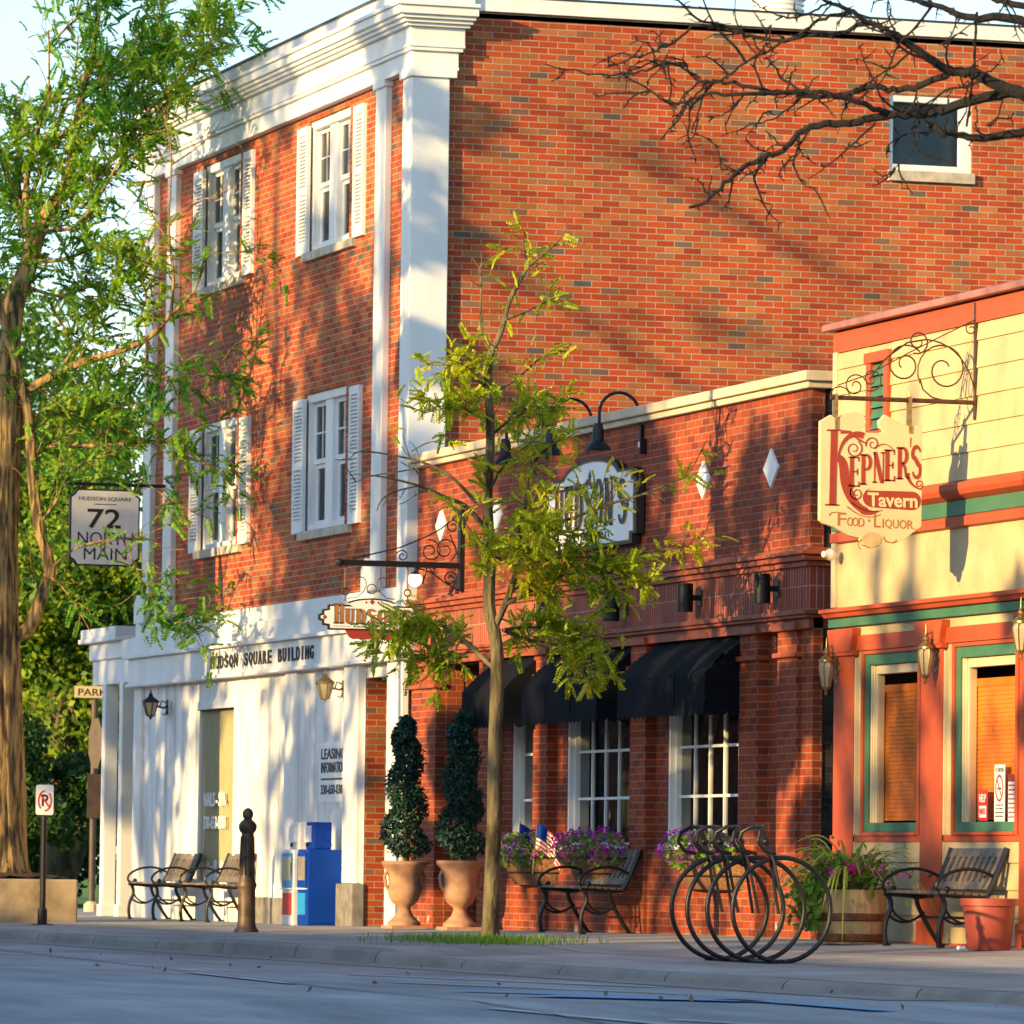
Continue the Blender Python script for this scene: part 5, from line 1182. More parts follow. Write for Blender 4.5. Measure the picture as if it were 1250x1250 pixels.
# ------------------------------------------------------------------ big locust tree on the left, in its concrete planter
z_ = zsw(-6.5, -2.8)
g = G(); x0, x1, y0, y1 = -8.4, -6.3, -3.75, -2.06
PL = thing('concrete_planter', 'stained square concrete planter around the big locust trunk', 'planter', ((x0+x1)/2, (y0+y1)/2, z_))
g.prism([(x0, y0), (x1, y0), (x1, y1), (x0, y1)], z_-.02, z_+.50, 'xy'); build('box', g, M['planter'], PL, bevel=.02)
g = grid_mesh(list(np.linspace(x0+.1, x1-.1, 16)), list(np.linspace(y0+.1, y1-.1, 14)), lambda x, y: z_+.50+.10*math.exp(-((x+7.2)**2+(y+2.85)**2)/.5)+.02*math.sin(x*17)*math.sin(y*23)); build('mulch', g, M['soil'], PL)
BT = thing('locust_tree', 'large locust tree with furrowed trunk rising from the planter at left', 'tree', (-7.2, -2.85, z_+.5))
f = frame((-7.2, -2.85, z_+.5), 106.0, -5, 1066)
wood = G(); LP, LD = [], []
tr = smooth_path([f(-5, 1070), f(-5, 1000), f(-6, 930), f(-8, 800), f(-8, 700), f(-5, 600), f(2, 500), f(3, 430), f(10, 417)], 3)
tr2 = smooth_path(tr, 5); n_ = 72; rr_ = np.interp(np.linspace(0, 1, len(tr2)), np.linspace(0, 1, len(tr)), [.50, .42, .39]+[.38-.20*i/(len(tr)-3) for i in range(len(tr)-3)])
ph = rng.uniform(0, 6.28, 5); vs_ = []
for i, p in enumerate(tr2):
    for j in range(n_):
        a = 2*math.pi*j/n_; h_ = i*.12
        fu = sum(abs(math.sin(k_*a*.5+ph[q]+.5*math.sin(h_*1.7+q*2+a*2)))**.6 for q, k_ in enumerate((17, 23, 29)))/3
        r__ = rr_[i]*(1+.10*(fu-.72)+.03*math.sin(3*a+h_)); vs_.append((p[0]+r__*math.cos(a), p[1]+r__*math.sin(a), p[2]))
wood.add(vs_, [(i*n_+j, i*n_+(j+1) % n_, (i+1)*n_+(j+1) % n_, (i+1)*n_+j) for i in range(len(tr2)-1) for j in range(n_)])
BB = [
 ([(3, 440, 0), (10, 417, 0), (17, 353, .1), (34, 302, .2), (44, 262, .3), (67, 222, .3), (80, 202, .3), (87, 151, .4), (97, 84, .5), (111, 20, .6), (116, -60, .6)], .15, .02, 1.0),
 ([(36, 290, .2), (27, 235, .4), (30, 168, .6), (47, 101, .8), (52, 80, .8), (50, 0, 1)], .05, .008, .5),
 ([(8, 770, 0), (37, 760, -.15), (54, 719, -.2), (64, 686, -.25), (50, 628, -.25), (44, 585, -.2), (40, 534, -.2), (37, 497, -.2), (30, 464, -.2), (20, 427, -.2), (5, 380, -.2), (-10, 300, -.2)], .085, .04, .35),
 ([(10, 480, 0), (20, 467, -.1), (44, 460, -.2), (74, 444, -.3), (111, 430, -.4), (148, 420, -.5), (188, 403, -.6), (215, 376, -.7), (242, 349, -.7), (255, 316, -.7)], .075, .012, .5),
 ([(215, 376, -.7), (218, 329, -.7), (212, 269, -.7), (215, 195, -.7), (213, 161, -.7), (202, 114, -.7)], .022, .004, .0),
 ([(215, 192, -.7), (249, 168, -.7), (269, 148, -.7), (279, 131, -.7)], .010, .003, .0),
 ([(213, 165, -.7), (195, 195, -.7), (180, 215, -.7), (176, 240, -.7)], .008, .003, .0),
 ([(213, 265, -.7), (245, 240, -.8), (275, 228, -.8), (290, 222, -.8)], .009, .003, .0),
 ([(214, 290, -.7), (190, 250, -.6), (175, 222, -.5), (160, 210, -.5)], .010, .003, .1),
 ([(250, 330, -.7), (262, 305, -.8), (312, 302, -.9), (336, 316, -.9)], .012, .003, .35),
 ([(20, 548, 0), (40, 544, 0), (67, 534, -.1), (134, 534, -.3), (208, 531, -.5), (255, 558, -.6), (296, 588, -.7)], .04, .004, .7),
 ([(185, 407, -.6), (186, 440, -.6), (185, 480, -.6), (170, 490, -.6)], .02, .005, .7),
 ([(148, 420, -.5), (180, 450, -.8), (230, 455, -1.), (300, 455, -1.1)], .018, .004, .9),
 ([(134, 534, -.3), (170, 570, -.5), (210, 600, -.6), (245, 620, -.7)], .016, .004, .4),
 ([(54, 628, -.25), (75, 600, -.4), (100, 560, -.5), (150, 545, -.6)], .02, .004, .6),
 ([(60, 690, -.25), (100, 660, -.4), (150, 650, -.5), (190, 650, -.5)], .016, .004, .25),
 ([(150, 640, -.5), (190, 720, -.6), (215, 755, -.6), (255, 770, -.7)], .008, .003, 1.0),
 ([(60, 690, -.25), (90, 720, -.4), (120, 770, -.5)], .014, .004, .35),
 ([(67, 222, .3), (110, 200, .2), (150, 160, .0), (190, 110, -.2), (240, 60, -.3), (278, 22, -.3)], .035, .005, 1.35),
 ([(85, 160, .4), (130, 120, .4), (170, 70, .3), (220, 20, .2), (260, -20, .2)], .03, .005, 1.4),
 ([(95, 95, .5), (140, 60, .6), (180, 20, .7), (200, -40, .7)], .025, .005, 1.3),
 ([(44, 262, .3), (90, 260, .0), (120, 230, -.2), (150, 180, -.3), (178, 150, -.3)], .03, .005, 1.1),
 ([(34, 302, .2), (80, 300, 0), (120, 290, -.3), (160, 300, -.4), (200, 320, -.5)], .03, .005, 1.3),
 ([(24, 330, .1), (70, 345, .1), (110, 335, 0), (150, 345, -.1), (185, 360, -.1)], .025, .005, 1.2),
 ([(60, 352, .1), (75, 380, 0), (100, 400, 0), (135, 395, -.1)], .02, .005, 1.0),
 ([(17, 353, .1), (-10, 340, .4), (-30, 300, .6)], .05, .01, 1.0),
 ([(27, 235, .4), (5, 200, .6), (-15, 150, .8)], .03, .006, 1.3),
 ([(27, 235, .4), (60, 130, .9), (80, 60, 1.2), (85, 0, 1.3)], .03, .006, .5),
 ([(44, 262, .3), (20, 230, .8), (10, 160, 1.2), (5, 90, 1.4)], .03, .006, 1.2),
 ([(74, 444, -.3), (95, 410, -.2), (120, 370, -.1), (140, 330, 0)], .02, .005, .6),
 ([(37, 497, -.2), (70, 490, .3), (110, 480, .6), (150, 475, .8)], .02, .005, 1.1),
 ([(50, 20, 1.), (80, -10, 1.), (120, -40, 1)], .02, .005, 1.),
 ([(30, 168, .6), (60, 150, .4), (95, 120, .2), (125, 90, .1)], .02, .005, 1.2),
]
for marks, r0, r1, lf in BB:
    P = [f(*m_) for m_ in marks]; limb(wood, smooth_path(P, 4), r0, r1, 8)
    twig_out(wood, P, lf, .012, .9, .66 if lf > .05 else .35, .03, 15.0, LP, LD)
build('trunk', wood, M['bark_old'], BT, smooth=True)
build('crown', fronds(LP, LD, .205), M['leaf_locust'], BT)

# ------------------------------------------------------------------ bare branches at the upper right: a leafless tree standing just outside the frame
f = frame((30.3, -3.85, -.05), 214.0, 1571, 1225)
BA = thing('bare_tree', 'dark leafless branches with knobbly twigs reaching in at the upper right', 'tree', (30.3, -3.85, -.05))
z3 = lambda pts: [(830+a/2.976, b/2.976, d) for a, b, d in pts]
BARE = [
 ([(1700, 420, .1), (1450, 370, .1), (1250, 335, 0), (1100, 270, 0), (1000, 250, 0), (900, 200, -.1), (780, 130, -.2), (700, 90, -.2), (560, 30, -.3), (460, -20, -.3)], .055, .010),
 ([(1700, 480, .2), (1450, 440, .2), (1250, 470, .2), (1110, 485, .2), (990, 465, .2), (930, 430, .2)], .040, .020),
 ([(1450, 365, .1), (1250, 330, .1), (1150, 340, .1), (1000, 380, .15), (900, 400, .2), (800, 400, .2), (650, 430, .2), (530, 435, .2), (470, 460, .2), (400, 530, .2), (300, 570, .2), (200, 640, .2), (130, 710, .2), (50, 745, .2)], .042, .012),
 ([(1600, 200, -.2), (1250, 90, -.2), (1100, 80, -.2), (1000, 55, -.2), (900, 20, -.2), (760, 0, -.2)], .040, .012),
 ([(1600, 130, -.4), (1250, 55, -.4), (1150, 30, -.4), (1080, -10, -.4)], .030, .015),
 ([(1000, 265, 0), (900, 300, .1), (800, 310, .2), (730, 295, .2), (600, 320, .3), (480, 320, .3), (330, 300, .3), (200, 265, .4), (100, 250, .4), (0, 190, .4), (-120, 225, .4), (-270, 230, .4), (-470, 205, .4)], .026, .005),
 ([(800, 400, .2), (700, 370, .1), (550, 340, 0), (430, 330, 0), (250, 350, -.1), (100, 350, -.1), (0, 380, -.1), (-120, 340, -.1), (-190, 400, -.1)], .022, .006),
 ([(700, 90, -.2), (600, 130, -.1), (520, 130, -.1), (400, 140, 0), (280, 130, 0), (200, 100, 0), (80, 90, 0), (0, 150, 0), (-100, 190, 0), (-230, 240, 0), (-240, 200, 0)], .018, .005),
 ([(640, 60, -.25), (540, 80, -.2), (450, 130, -.1), (300, 200, 0), (200, 260, .1), (100, 320, .1), (20, 400, .1), (-20, 480, .1)], .014, .004),
 ([(500, 440, .2), (440, 560, .2), (460, 640, .2), (500, 670, .2)], .010, .004),
 ([(740, 430, .2), (640, 520, .2), (570, 580, .2), (490, 640, .2)], .009, .003),
 ([(1090, 60, -.2), (1085, 250, -.1), (1070, 450, .1)], .010, .009),
 ([(870, 180, -.1), (800, 230, .1), (720, 280, .2), (650, 330, .2)], .010, .004),
 ([(890, 290, .1), (880, 350, .1), (870, 380, .15)], .008, .006),
 ([(560, 30, -.3), (500, 60, -.3), (420, 90, -.3), (330, 60, -.3), (270, 20, -.3), (220, -10, -.3)], .010, .004),
 ([(480, 320, .3), (380, 400, .3), (300, 430, .3), (260, 490, .3)], .008, .003),
 ([(330, 300, .3), (300, 200, .3), (340, 130, .3), (350, 60, .3)], .009, .003),
 ([(250, 350, -.1), (180, 420, -.1), (120, 430, -.1)], .008, .003),
 ([(100, 350, -.1), (80, 430, -.1), (60, 490, -.1), (130, 520, -.1), (180, 620, -.1)], .008, .003),
 ([(1000, 250, 0), (980, 200, -.2), (1010, 150, -.3), (1090, 100, -.3)], .009, .004),
 ([(1200, 350, .1), (1180, 420, .1), (1150, 460, .1)], .007, .003),
 ([(900, 420, .2), (890, 500, .2), (840, 570, .2), (770, 630, .2)], .007, .003),
 ([(100, 250, .4), (-10, 200, .3), (-80, 260, .2), (-100, 280, .2)], .008, .003),
]
wood = G()
limb(wood, smooth_path([np.array((30.3, -3.85, -.07)), f(1560, 900), f(1555, 600), f(1570, 300), f(1600, 0, -.2), f(1610, -250, -.2)], 4), .17, .06, 14)
limb(wood, smooth_path([f(1565, 500), f(1530, 330), f(1500, 200, -.2), f(1330, 115, -.2)], 4), .07, .045, 9)
limb(wood, smooth_path([f(1565, 420), f(1500, 230, .1), f(1400, 160, .1)], 4), .07, .055, 9)
limb(wood, smooth_path([f(1568, 330), f(1450, 170, .15), f(1330, 130, .1)], 4), .06, .045, 9)
limb(wood, smooth_path([f(1568, 280), f(1500, 120, -.3), f(1360, 45, -.4)], 4), .05, .032, 9)
for marks, r0, r1 in BARE:
    P = smooth_path([f(*m_) for m_ in z3(marks)], 5)
    P = [p+rng.normal(size=3)*min(.006, r0*.35) for p in P]; limb(wood, P, r0*.82, r1*.8, 7)
    tot = sum(np.linalg.norm(P[i+1]-P[i]) for i in range(len(P)-1))
    for _ in range(int(tot*1.0)):
        i = int(rng.uniform(.2, .9)*(len(P)-1)); ax = P[i+1]-P[i]; ax /= np.linalg.norm(ax)+1e-9
        sp = wander(P[i], ax+rng.normal(size=3)*.65, rng.uniform(.35, .8), 7, .28, .01); limb(wood, smooth_path(sp, 2), .010, .003, 6)
        for q_ in sp[1:]:
            for _k in range(2): limb(wood, wander(q_, rng.normal(size=3), rng.uniform(.02, .10), 2, .3), .0055, .0028, 4)
    for _ in range(int(tot*15)):
        i = int(rng.uniform(.25, .99)*(len(P)-1)); ax = P[min(i+1, len(P)-1)]-P[i-1]; ax /= np.linalg.norm(ax)+1e-9
        d = rng.normal(size=3)+ax*.7
        if rng.random() < .62: limb(wood, wander(P[i], d, rng.uniform(.02, .05), 2, .3), .008, .004, 5)
        else:
            tp = wander(P[i], d, rng.uniform(.10, .34), 5, .35, .02); limb(wood, tp, .0065, .0028, 5)
            for j in (1, 2, 3, 4): limb(wood, wander(tp[j], rng.normal(size=3), rng.uniform(.015, .05), 2, .3), .005, .0025, 4)
build('branches', wood, M['bark_shaded'], BA, smooth=True)

# ------------------------------------------------------------------ trees behind, at the left
def leaf_cloud(n, centre, rad, size, nblob=26, hollow=.35, flat=1.0):
    c = np.array(centre); blobs = rng.normal(size=(nblob, 3)); blobs /= np.linalg.norm(blobs, axis=1)[:, None]
    blobs = c+blobs*np.array(rad)*rng.uniform(hollow, 1.0, (nblob, 1))
    br = rng.uniform(.22, .42, nblob)*np.mean(rad); k = rng.integers(0, nblob, n)
    o = rng.normal(size=(n, 3)); o /= np.linalg.norm(o, axis=1)[:, None]; o *= rng.uniform(.45, 1.05, (n, 1))**.6
    pos = blobs[k]+o*br[k][:, None]*np.array([1, 1, .75])
    return stamp(*QUAD, pos, rotm(n), size*rng.uniform(.6, 1.4, n)), blobs
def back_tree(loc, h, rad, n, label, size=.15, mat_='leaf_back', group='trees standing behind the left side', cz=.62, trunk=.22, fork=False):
    T_ = thing('background_tree', label, 'tree', loc, group)
    (V_, Q_), blobs = leaf_cloud(int(n*3.0), (loc[0], loc[1], loc[2]+h*cz), rad, size*.85, 34)
    wd = G(); b = np.array(loc); top = b+np.array([0, 0, h*.8])
    main = smooth_path([b, b+np.array([.1, .05, h*.25]), b+np.array([-.1, .1, h*.5]), top], 4); limb(wd, main, trunk, trunk*.3, 10)
    if fork:
        limb(wd, smooth_path([b+np.array([0, .15, h*.04]), b+np.array([.2, .5, h*.16]), b+np.array([.3, .9, h*.36]), b+np.array([.2, 1.2, h*.6])], 4), trunk*.75, trunk*.3, 9)
    for bl in blobs[:16]:
        s_ = main[int(rng.integers(len(main)//3, len(main)-1))]; limb(wd, smooth_path([s_, (s_+bl)/2+np.array([0, 0, -.2]), bl], 3), trunk*.3, .02, 6)
    build('trunk', wd, M['bark'], T_, smooth=True); build('crown', (V_, Q_), M[mat_], T_)
    return T_
back_tree((-31.5, 3.6, 0), 8.6, (2.6, 2.3, 3.0), 13000, 'dark forked tree standing behind the no parking sign', fork=True, trunk=.26, cz=.60)
back_tree((-38.0, 1.2, 0), 11.6, (3.4, 2.8, 4.4), 17000, 'tall green tree farther back at the left edge', cz=.62)
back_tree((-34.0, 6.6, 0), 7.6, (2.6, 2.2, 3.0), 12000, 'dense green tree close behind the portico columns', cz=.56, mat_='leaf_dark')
back_tree((-42.0, 5.0, 0), 11.8, (3.6, 3.2, 5.0), 16000, 'wide green tree farthest back between trunk and building', cz=.50)
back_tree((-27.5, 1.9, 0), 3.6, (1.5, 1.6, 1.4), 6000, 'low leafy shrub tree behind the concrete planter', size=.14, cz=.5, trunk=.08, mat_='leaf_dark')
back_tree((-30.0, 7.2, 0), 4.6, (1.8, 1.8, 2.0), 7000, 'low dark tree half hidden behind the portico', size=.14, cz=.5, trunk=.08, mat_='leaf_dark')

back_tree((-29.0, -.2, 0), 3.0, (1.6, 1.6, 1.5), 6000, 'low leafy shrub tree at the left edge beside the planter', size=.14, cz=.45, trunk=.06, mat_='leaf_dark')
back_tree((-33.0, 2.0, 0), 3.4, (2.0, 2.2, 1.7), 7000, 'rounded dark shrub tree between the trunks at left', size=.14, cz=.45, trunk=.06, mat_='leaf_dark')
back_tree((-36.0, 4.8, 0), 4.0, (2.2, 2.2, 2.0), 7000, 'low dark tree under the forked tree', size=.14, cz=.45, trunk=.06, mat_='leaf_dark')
back_tree((-48.0, -1.0, 0), 8.0, (3.2, 3.2, 4.0), 9000, 'far green tree showing past the big locust trunk', cz=.48)
# ------------------------------------------------------------------ across the street, outside the frame: what throws the dappled shade, added trees included
def shade_tree(loc, h, rad, n, label, size=.5, nblob=22):
    T_ = thing('shade_tree', label, 'tree', loc, 'street trees across the road')
    (V_, Q_), blobs = leaf_cloud(n, (loc[0], loc[1], loc[2]+h*.66), rad, size, nblob, .3)
    wd = G(); b = np.array(loc); main = smooth_path([b, b+np.array([.15, 0, h*.3]), b+np.array([-.15, .1, h*.6]), b+np.array([0, 0, h*.9])], 4); limb(wd, main, .32, .06, 10)
    for bl in blobs:
        s_ = main[int(rng.integers(4, len(main)-2))]; q = smooth_path([s_, (s_+bl)/2+np.array([0, 0, .3]), bl], 4); limb(wd, q, .13, .03, 7)
        for _ in range(5): i = int(rng.integers(4, len(q))); limb(wd, wander(q[i-1], rng.normal(size=3)+np.array([0, 0, .4]), rng.uniform(.8, 2.0), 4, .25), .035, .01, 5)
    build('trunk', wd, M['bark'], T_, smooth=True); build('crown', (V_, Q_), M['leaf_locust'], T_)
shade_tree((1.0, -29, -.1), 19, (4.2, 3.0, 3.6), 2100, 'tall street tree across the road shading the office building windows')
shade_tree((9.5, -31, -.1), 19, (4.2, 3.0, 3.6), 1250, 'tall street tree across the road shading the corner pilaster')
shade_tree((18.0, -28, -.1), 15, (3.6, 3.0, 4.6), 2000, 'street tree across the road shading the restaurant parapet')
shade_tree((27.5, -31, -.1), 14, (2.6, 2.6, 3.6), 260, 'street tree across the road shading the restaurant end pier')
def near_shade(X, z, d, rad, n, label, size=.34):
    """a smaller street tree across the road whose crown stands in the sun's way to the wall at (X, z)"""
    x, y, h = X+d*math.sin(R(SUN_AZ)), -d*math.cos(R(SUN_AZ)), z+d*math.tan(R(SUN_EL))
    T_ = thing('shade_tree', label, 'tree', (x, y, -.15), 'street trees across the road')  # unseen tree, added and shaped only to shade one wall spot
    (V_, Q_), blobs = leaf_cloud(n, (x, y, h), rad, size, 12, .2)
    wd = G(); b = np.array((x, y, -.15)); main = smooth_path([b, b+np.array([.05, 0, h*.5]), np.array((x, y, h))], 4); limb(wd, main, .09, .04, 8)
    for bl in blobs: limb(wd, smooth_path([main[-3], (main[-3]+bl)/2+np.array([0, 0, .1]), bl], 3), .03, .01, 5)
    build('trunk', wd, M['bark'], T_, smooth=True); build('crown', (V_, Q_), M['leaf_locust'], T_)
near_shade(11.1, 1.9, 16, (1.5, 1.2, 1.6), 3000, 'added unseen tree shading the brick end pier')
near_shade(1.9, 1.3, 16, (1.5, 1.3, 1.4), 2000, 'added unseen tree shading the urns')
near_shade(10.9, 4.1, 24, (1.6, 1.2, .8), 360, 'added unseen tree shading the restaurant diamonds')
def limb_shade(d, limbs, label):
    """an added unseen bare tree: limbs are laid in the sun's way to the wall marks (X, z, extra distance)"""
    q = lambda X, z, e=0: np.array((X+(d+e)*math.sin(R(SUN_AZ)), -(d+e)*math.cos(R(SUN_AZ)), z+(d+e)*math.tan(R(SUN_EL))))
    b = q(4.6, 0); b[2] = -.15; T_ = thing('shade_tree', label, 'tree', tuple(b), 'street trees across the road'); wd = G()
    top = q(4.6, 9.5); limb(wd, smooth_path([b, (b+top)/2+np.array([.1, 0, 0]), top], 5), .26, .08, 10)  # unseen trunk and limbs added for streaks of shade on the side wall
    cl = []
    for L_ in limbs:
        P = smooth_path([q(*m_) for m_ in L_], 5); limb(wd, P, .085, .02, 8)
        for _ in range(7):
            i = int(rng.uniform(.3, .98)*(len(P)-1)); tp = wander(P[i], (P[min(i+1, len(P)-1)]-P[i-1])*3+rng.normal(size=3)*.5, rng.uniform(.5, 1.3), 4, .2); limb(wd, tp, .03, .008, 5); cl += [tp[k]+rng.normal(size=3)*.12 for k in (3, 4) for _ in range(1)]
    build('trunk', wd, M['bark'], T_, smooth=True); cl = np.array(cl); build('crown', stamp(*QUAD, cl, rotm(len(cl)), rng.uniform(.15, .35, len(cl))), M['leaf_locust'], T_)
limb_shade(21, [[(4.6, 4.5), (3.2, 5.6, .5), (2.0, 6.1, .8), (.9, 7.0, 1), (0, 7.6, 1)], [(4.6, 5.8), (3.4, 6.2, -.4), (2.2, 7.2, -.8), (1.2, 7.6, -1)], [(4.6, 6.6), (3.0, 7.9, .3), (1.8, 8.5, .6), (.4, 9.3, .8)], [(4.6, 4.0), (3.0, 4.6, -.6), (1.6, 5.2, -1), (.3, 6.2, -1)]], 'added unseen bare tree throwing streaks on the side wall')
near_shade(7.4, 3.2, 19, (2.2, 1.4, .75), 900, 'added unseen tree shading the awning tops')
near_shade(18.0, 2.6, 20, (1.2, 1.2, 1.3), 700, 'added unseen tree shading the right tavern window')
near_shade(-10.0, 8.4, 27, (1.8, 1.3, 1.7), 420, 'added unseen tree shading the far upper shutters')
near_shade(-5.6, 9.9, 28, (2.8, 1.3, .9), 430, 'added unseen tree shading the white cornice')
near_shade(-1.0, 9.7, 26, (1.6, 1.1, .9), 330, 'added unseen tree shading the cornice corner')
near_shade(-.15, 6.6, 13, (.38, .4, 3.0), 520, 'added slim unseen tree shading the corner pilaster')
near_shade(-3.2, 5.4, 29, (2.0, 1.3, 2.0), 430, 'added unseen tree shading the middle of the brick front')
near_shade(-9.6, 5.2, 29, (2.0, 1.3, 2.0), 430, 'added unseen tree shading the far end of the brick front')
near_shade(-10.6, 2.2, 19, (1.4, 1.3, 1.4), 480, 'added unseen tree shading the nail spa window')
near_shade(-4.0, 1.8, 21, (1.8, 1.4, 1.4), 400, 'added unseen tree shading the leasing notice')
g = G(); panel(g, -190, 70, 0, 8.05, [(x, x+1.2, 3.6, 5.6) for x in range(-188, 68, 4)]+[(x, x+2.4, .5, 2.6) for x in range(-188, 66, 6)], -36.0, -36.25)
RB = thing('row_building', 'long brick shop row across the road facing the tavern', 'building', (5, -36, 0))
g.add([(-190, -36, 8.05), (70, -36, 8.05), (70, -46, 8.05), (-190, -46, 8.05)], [(0, 1, 2, 3)]); g.add([(-190, -46, 0), (70, -46, 0), (70, -46, 8.05), (-190, -46, 8.05)], [(0, 1, 2, 3)])
g.add([(-190, -36, 0), (-190, -46, 0), (-190, -46, 8.05), (-190, -36, 8.05)], [(0, 1, 2, 3)]); g.add([(70, -36, 0), (70, -46, 0), (70, -46, 8.05), (70, -36, 8.05)], [(0, 1, 2, 3)])
build('wall', g, M['brick_bistro'], RB)
g = G(); g.box(-190.2, 70.2, -36.25, -35.8, 8.05, 8.35); build('cornice', g, M['stone'], RB)
g = G(); g.box(-190, 70, -36.4, -36.2, .3, 6); build('pane', g, M['dark'], RB)

# ------------------------------------------------------------------ urns with clipped spruce
UR = thing('stone_urn', 'lit terracotta urn holding the left spruce topiary', 'urn', (0, 0, 0), 'urns with spiral spruces at the restaurant door')
g = G(); g.lathe([(.17, 0), (.17, .05), (.15, .06), (.09, .12), (.065, .18), (.075, .21), (.13, .25), (.165, .32), (.175, .39), (.165, .46), (.175, .54), (.205, .60), (.235, .635), (.245, .65), (.245, .675), (.215, .68), (.19, .64)], (0, 0, 0), 28)
build('bowl', g, M['terra_pot'], UR, smooth=True)
for s_ in (1, -1):
    g = G(); g.tube([(0, s_*.155, .36), (0, s_*.20, .42), (0, s_*.215, .52), (0, s_*.19, .57)], .018, 7); build('handle', g, M['terra_pot'], UR, smooth=True)
g = G(); g.box(-.19, .19, -.19, .19, -.02, .012); build('base_slab', g, M['terra_pot'], UR)
UR.location = (1.50, -.47, zsw(1.5, -.47)+.02)
U2 = copy_thing(UR, (3.42, -.46, zsw(3.4, -.46)+.02), 'shaded terracotta urn holding the right spruce topiary, by the tree trunk')
def topiary(loc, label, seed):
    r_ = np.random.default_rng(seed); T_ = thing('spruce_topiary', label, 'topiary', loc, 'spiral spruces in urns')
    P, D = [], []
    for _ in range(7200):
        t = r_.uniform(0, 1); a = r_.uniform(0, 2*math.pi)
        R0 = .29*(1-.58*t); tier = .36+.64*abs(math.sin(math.pi*(t*3.0+a/(2*math.pi)+.2)))**.8
        rr = R0*tier*r_.uniform(.72, 1.0)*(1-max(0, t-.9)*7)*(min(1, .55+t*9))
        P.append((loc[0]+rr*math.cos(a), loc[1]+rr*math.sin(a), loc[2]+.10+t*1.42)); 
    P = np.array(P)+r_.normal(size=(len(P), 3))*.019
    V_, Q_ = stamp(QUAD[0], QUAD[1], P, rotm(len(P)), r_.uniform(.025, .07, len(P)))
    build('foliage', (V_, Q_), M['leaf_topiary'], T_)
    g = G(); g.tube([(loc[0], loc[1], loc[2]), (loc[0], loc[1], loc[2]+.9)], .022, 7); build('stem', g, M['bark'], T_)
topiary((1.50, -.47, zsw(1.5, -.47)+.66), 'dark spiral spruce in the left urn beside the white pilaster', 3)
topiary((3.42, -.46, zsw(3.4, -.46)+.66), 'dark spiral spruce in the right urn beside the young tree', 4)

# ------------------------------------------------------------------ flower baskets, barrel, pot
PETAL = (np.array([[0, 0, 0], [.5, -.3, .2], [.7, 0, .25], [.5, .3, .2], [0, 0, 0], [-.15, .55, .2], [-.4, .6, .25], [-.5, .35, .2], [0, 0, 0], [-.5, -.35, .2], [-.4, -.6, .25], [-.15, -.55, .2]]), np.array([[0, 1, 2, 3], [4, 5, 6, 7], [8, 9, 10, 11]]))
def scatter(n, box, r_):
    return np.stack([r_.uniform(a, b, n) for a, b in box], -1)
def basket(x0, x1, zt, label, petals, seed):
    r_ = np.random.default_rng(seed); T_ = thing('flower_basket', label, 'flower basket', ((x0+x1)/2, -.15, zt-.3), 'window flower baskets on the restaurant')
    g = G(); m = (x0+x1)/2; hw = (x1-x0)/2; n = 14; vs = []
    for j, t in enumerate((0, .35, .7, 1.0)):
        for i in range(n+1):
            a = math.pi*i/n; vs.append((m-hw*math.cos(a)*(1-.12*t*t), .03-.27*math.sin(a)*math.sqrt(1-.75*t*t), zt-.27*t))
    g.add(vs, [(j*(n+1)+i, j*(n+1)+i+1, (j+1)*(n+1)+i+1, (j+1)*(n+1)+i) for j in range(3) for i in range(n)])
    build('liner', g, M['coco'], T_, smooth=True)
    g = G()
    for t in (0, .55): g.tube([(m-hw*math.cos(math.pi*i/n)*(1.01-.12*t*t), .03-.28*math.sin(math.pi*i/n)*math.sqrt(1-.75*t*t), zt-.27*t) for i in range(n+1)], .008, 5)
    build('iron_rim', g, M['iron'], T_)
    def mound(k):
        p = scatter(k, ((-1, 1), (-1, 1), (-1, 1)), r_); p /= np.maximum(1, np.linalg.norm(p, axis=1))[:, None]
        return np.array([m, -.14, zt+.07])+p*np.array([hw*1.05, .20, .19])
    p = mound(700); build('foliage', stamp(*QUAD, p, rotm(len(p)), r_.uniform(.04, .08, len(p))), M['leaf_flower'], T_)
    for nm, mm, k in petals:
        p = mound(k)+np.array([0, -.05, .04]); build(nm, stamp(*PETAL, p, rotm(len(p)), r_.uniform(.035, .06, len(p))), M[mm], T_, kind='stuff')
basket(8.95, 10.65, .77, 'purple petunia basket under the right restaurant window', [('purple_flower', 'petal_purple', 230)], 21)
basket(5.75, 7.55, .78, 'purple and magenta flower basket behind the restaurant bench', [('purple_flower', 'petal_purple', 90), ('magenta_flower', 'petal_pink', 170)], 22)
basket(3.75, 5.15, .78, 'purple flower basket with two little flags beside the tree trunk', [('purple_flower', 'petal_purple', 150), ('magenta_flower', 'petal_pink', 40)], 23)
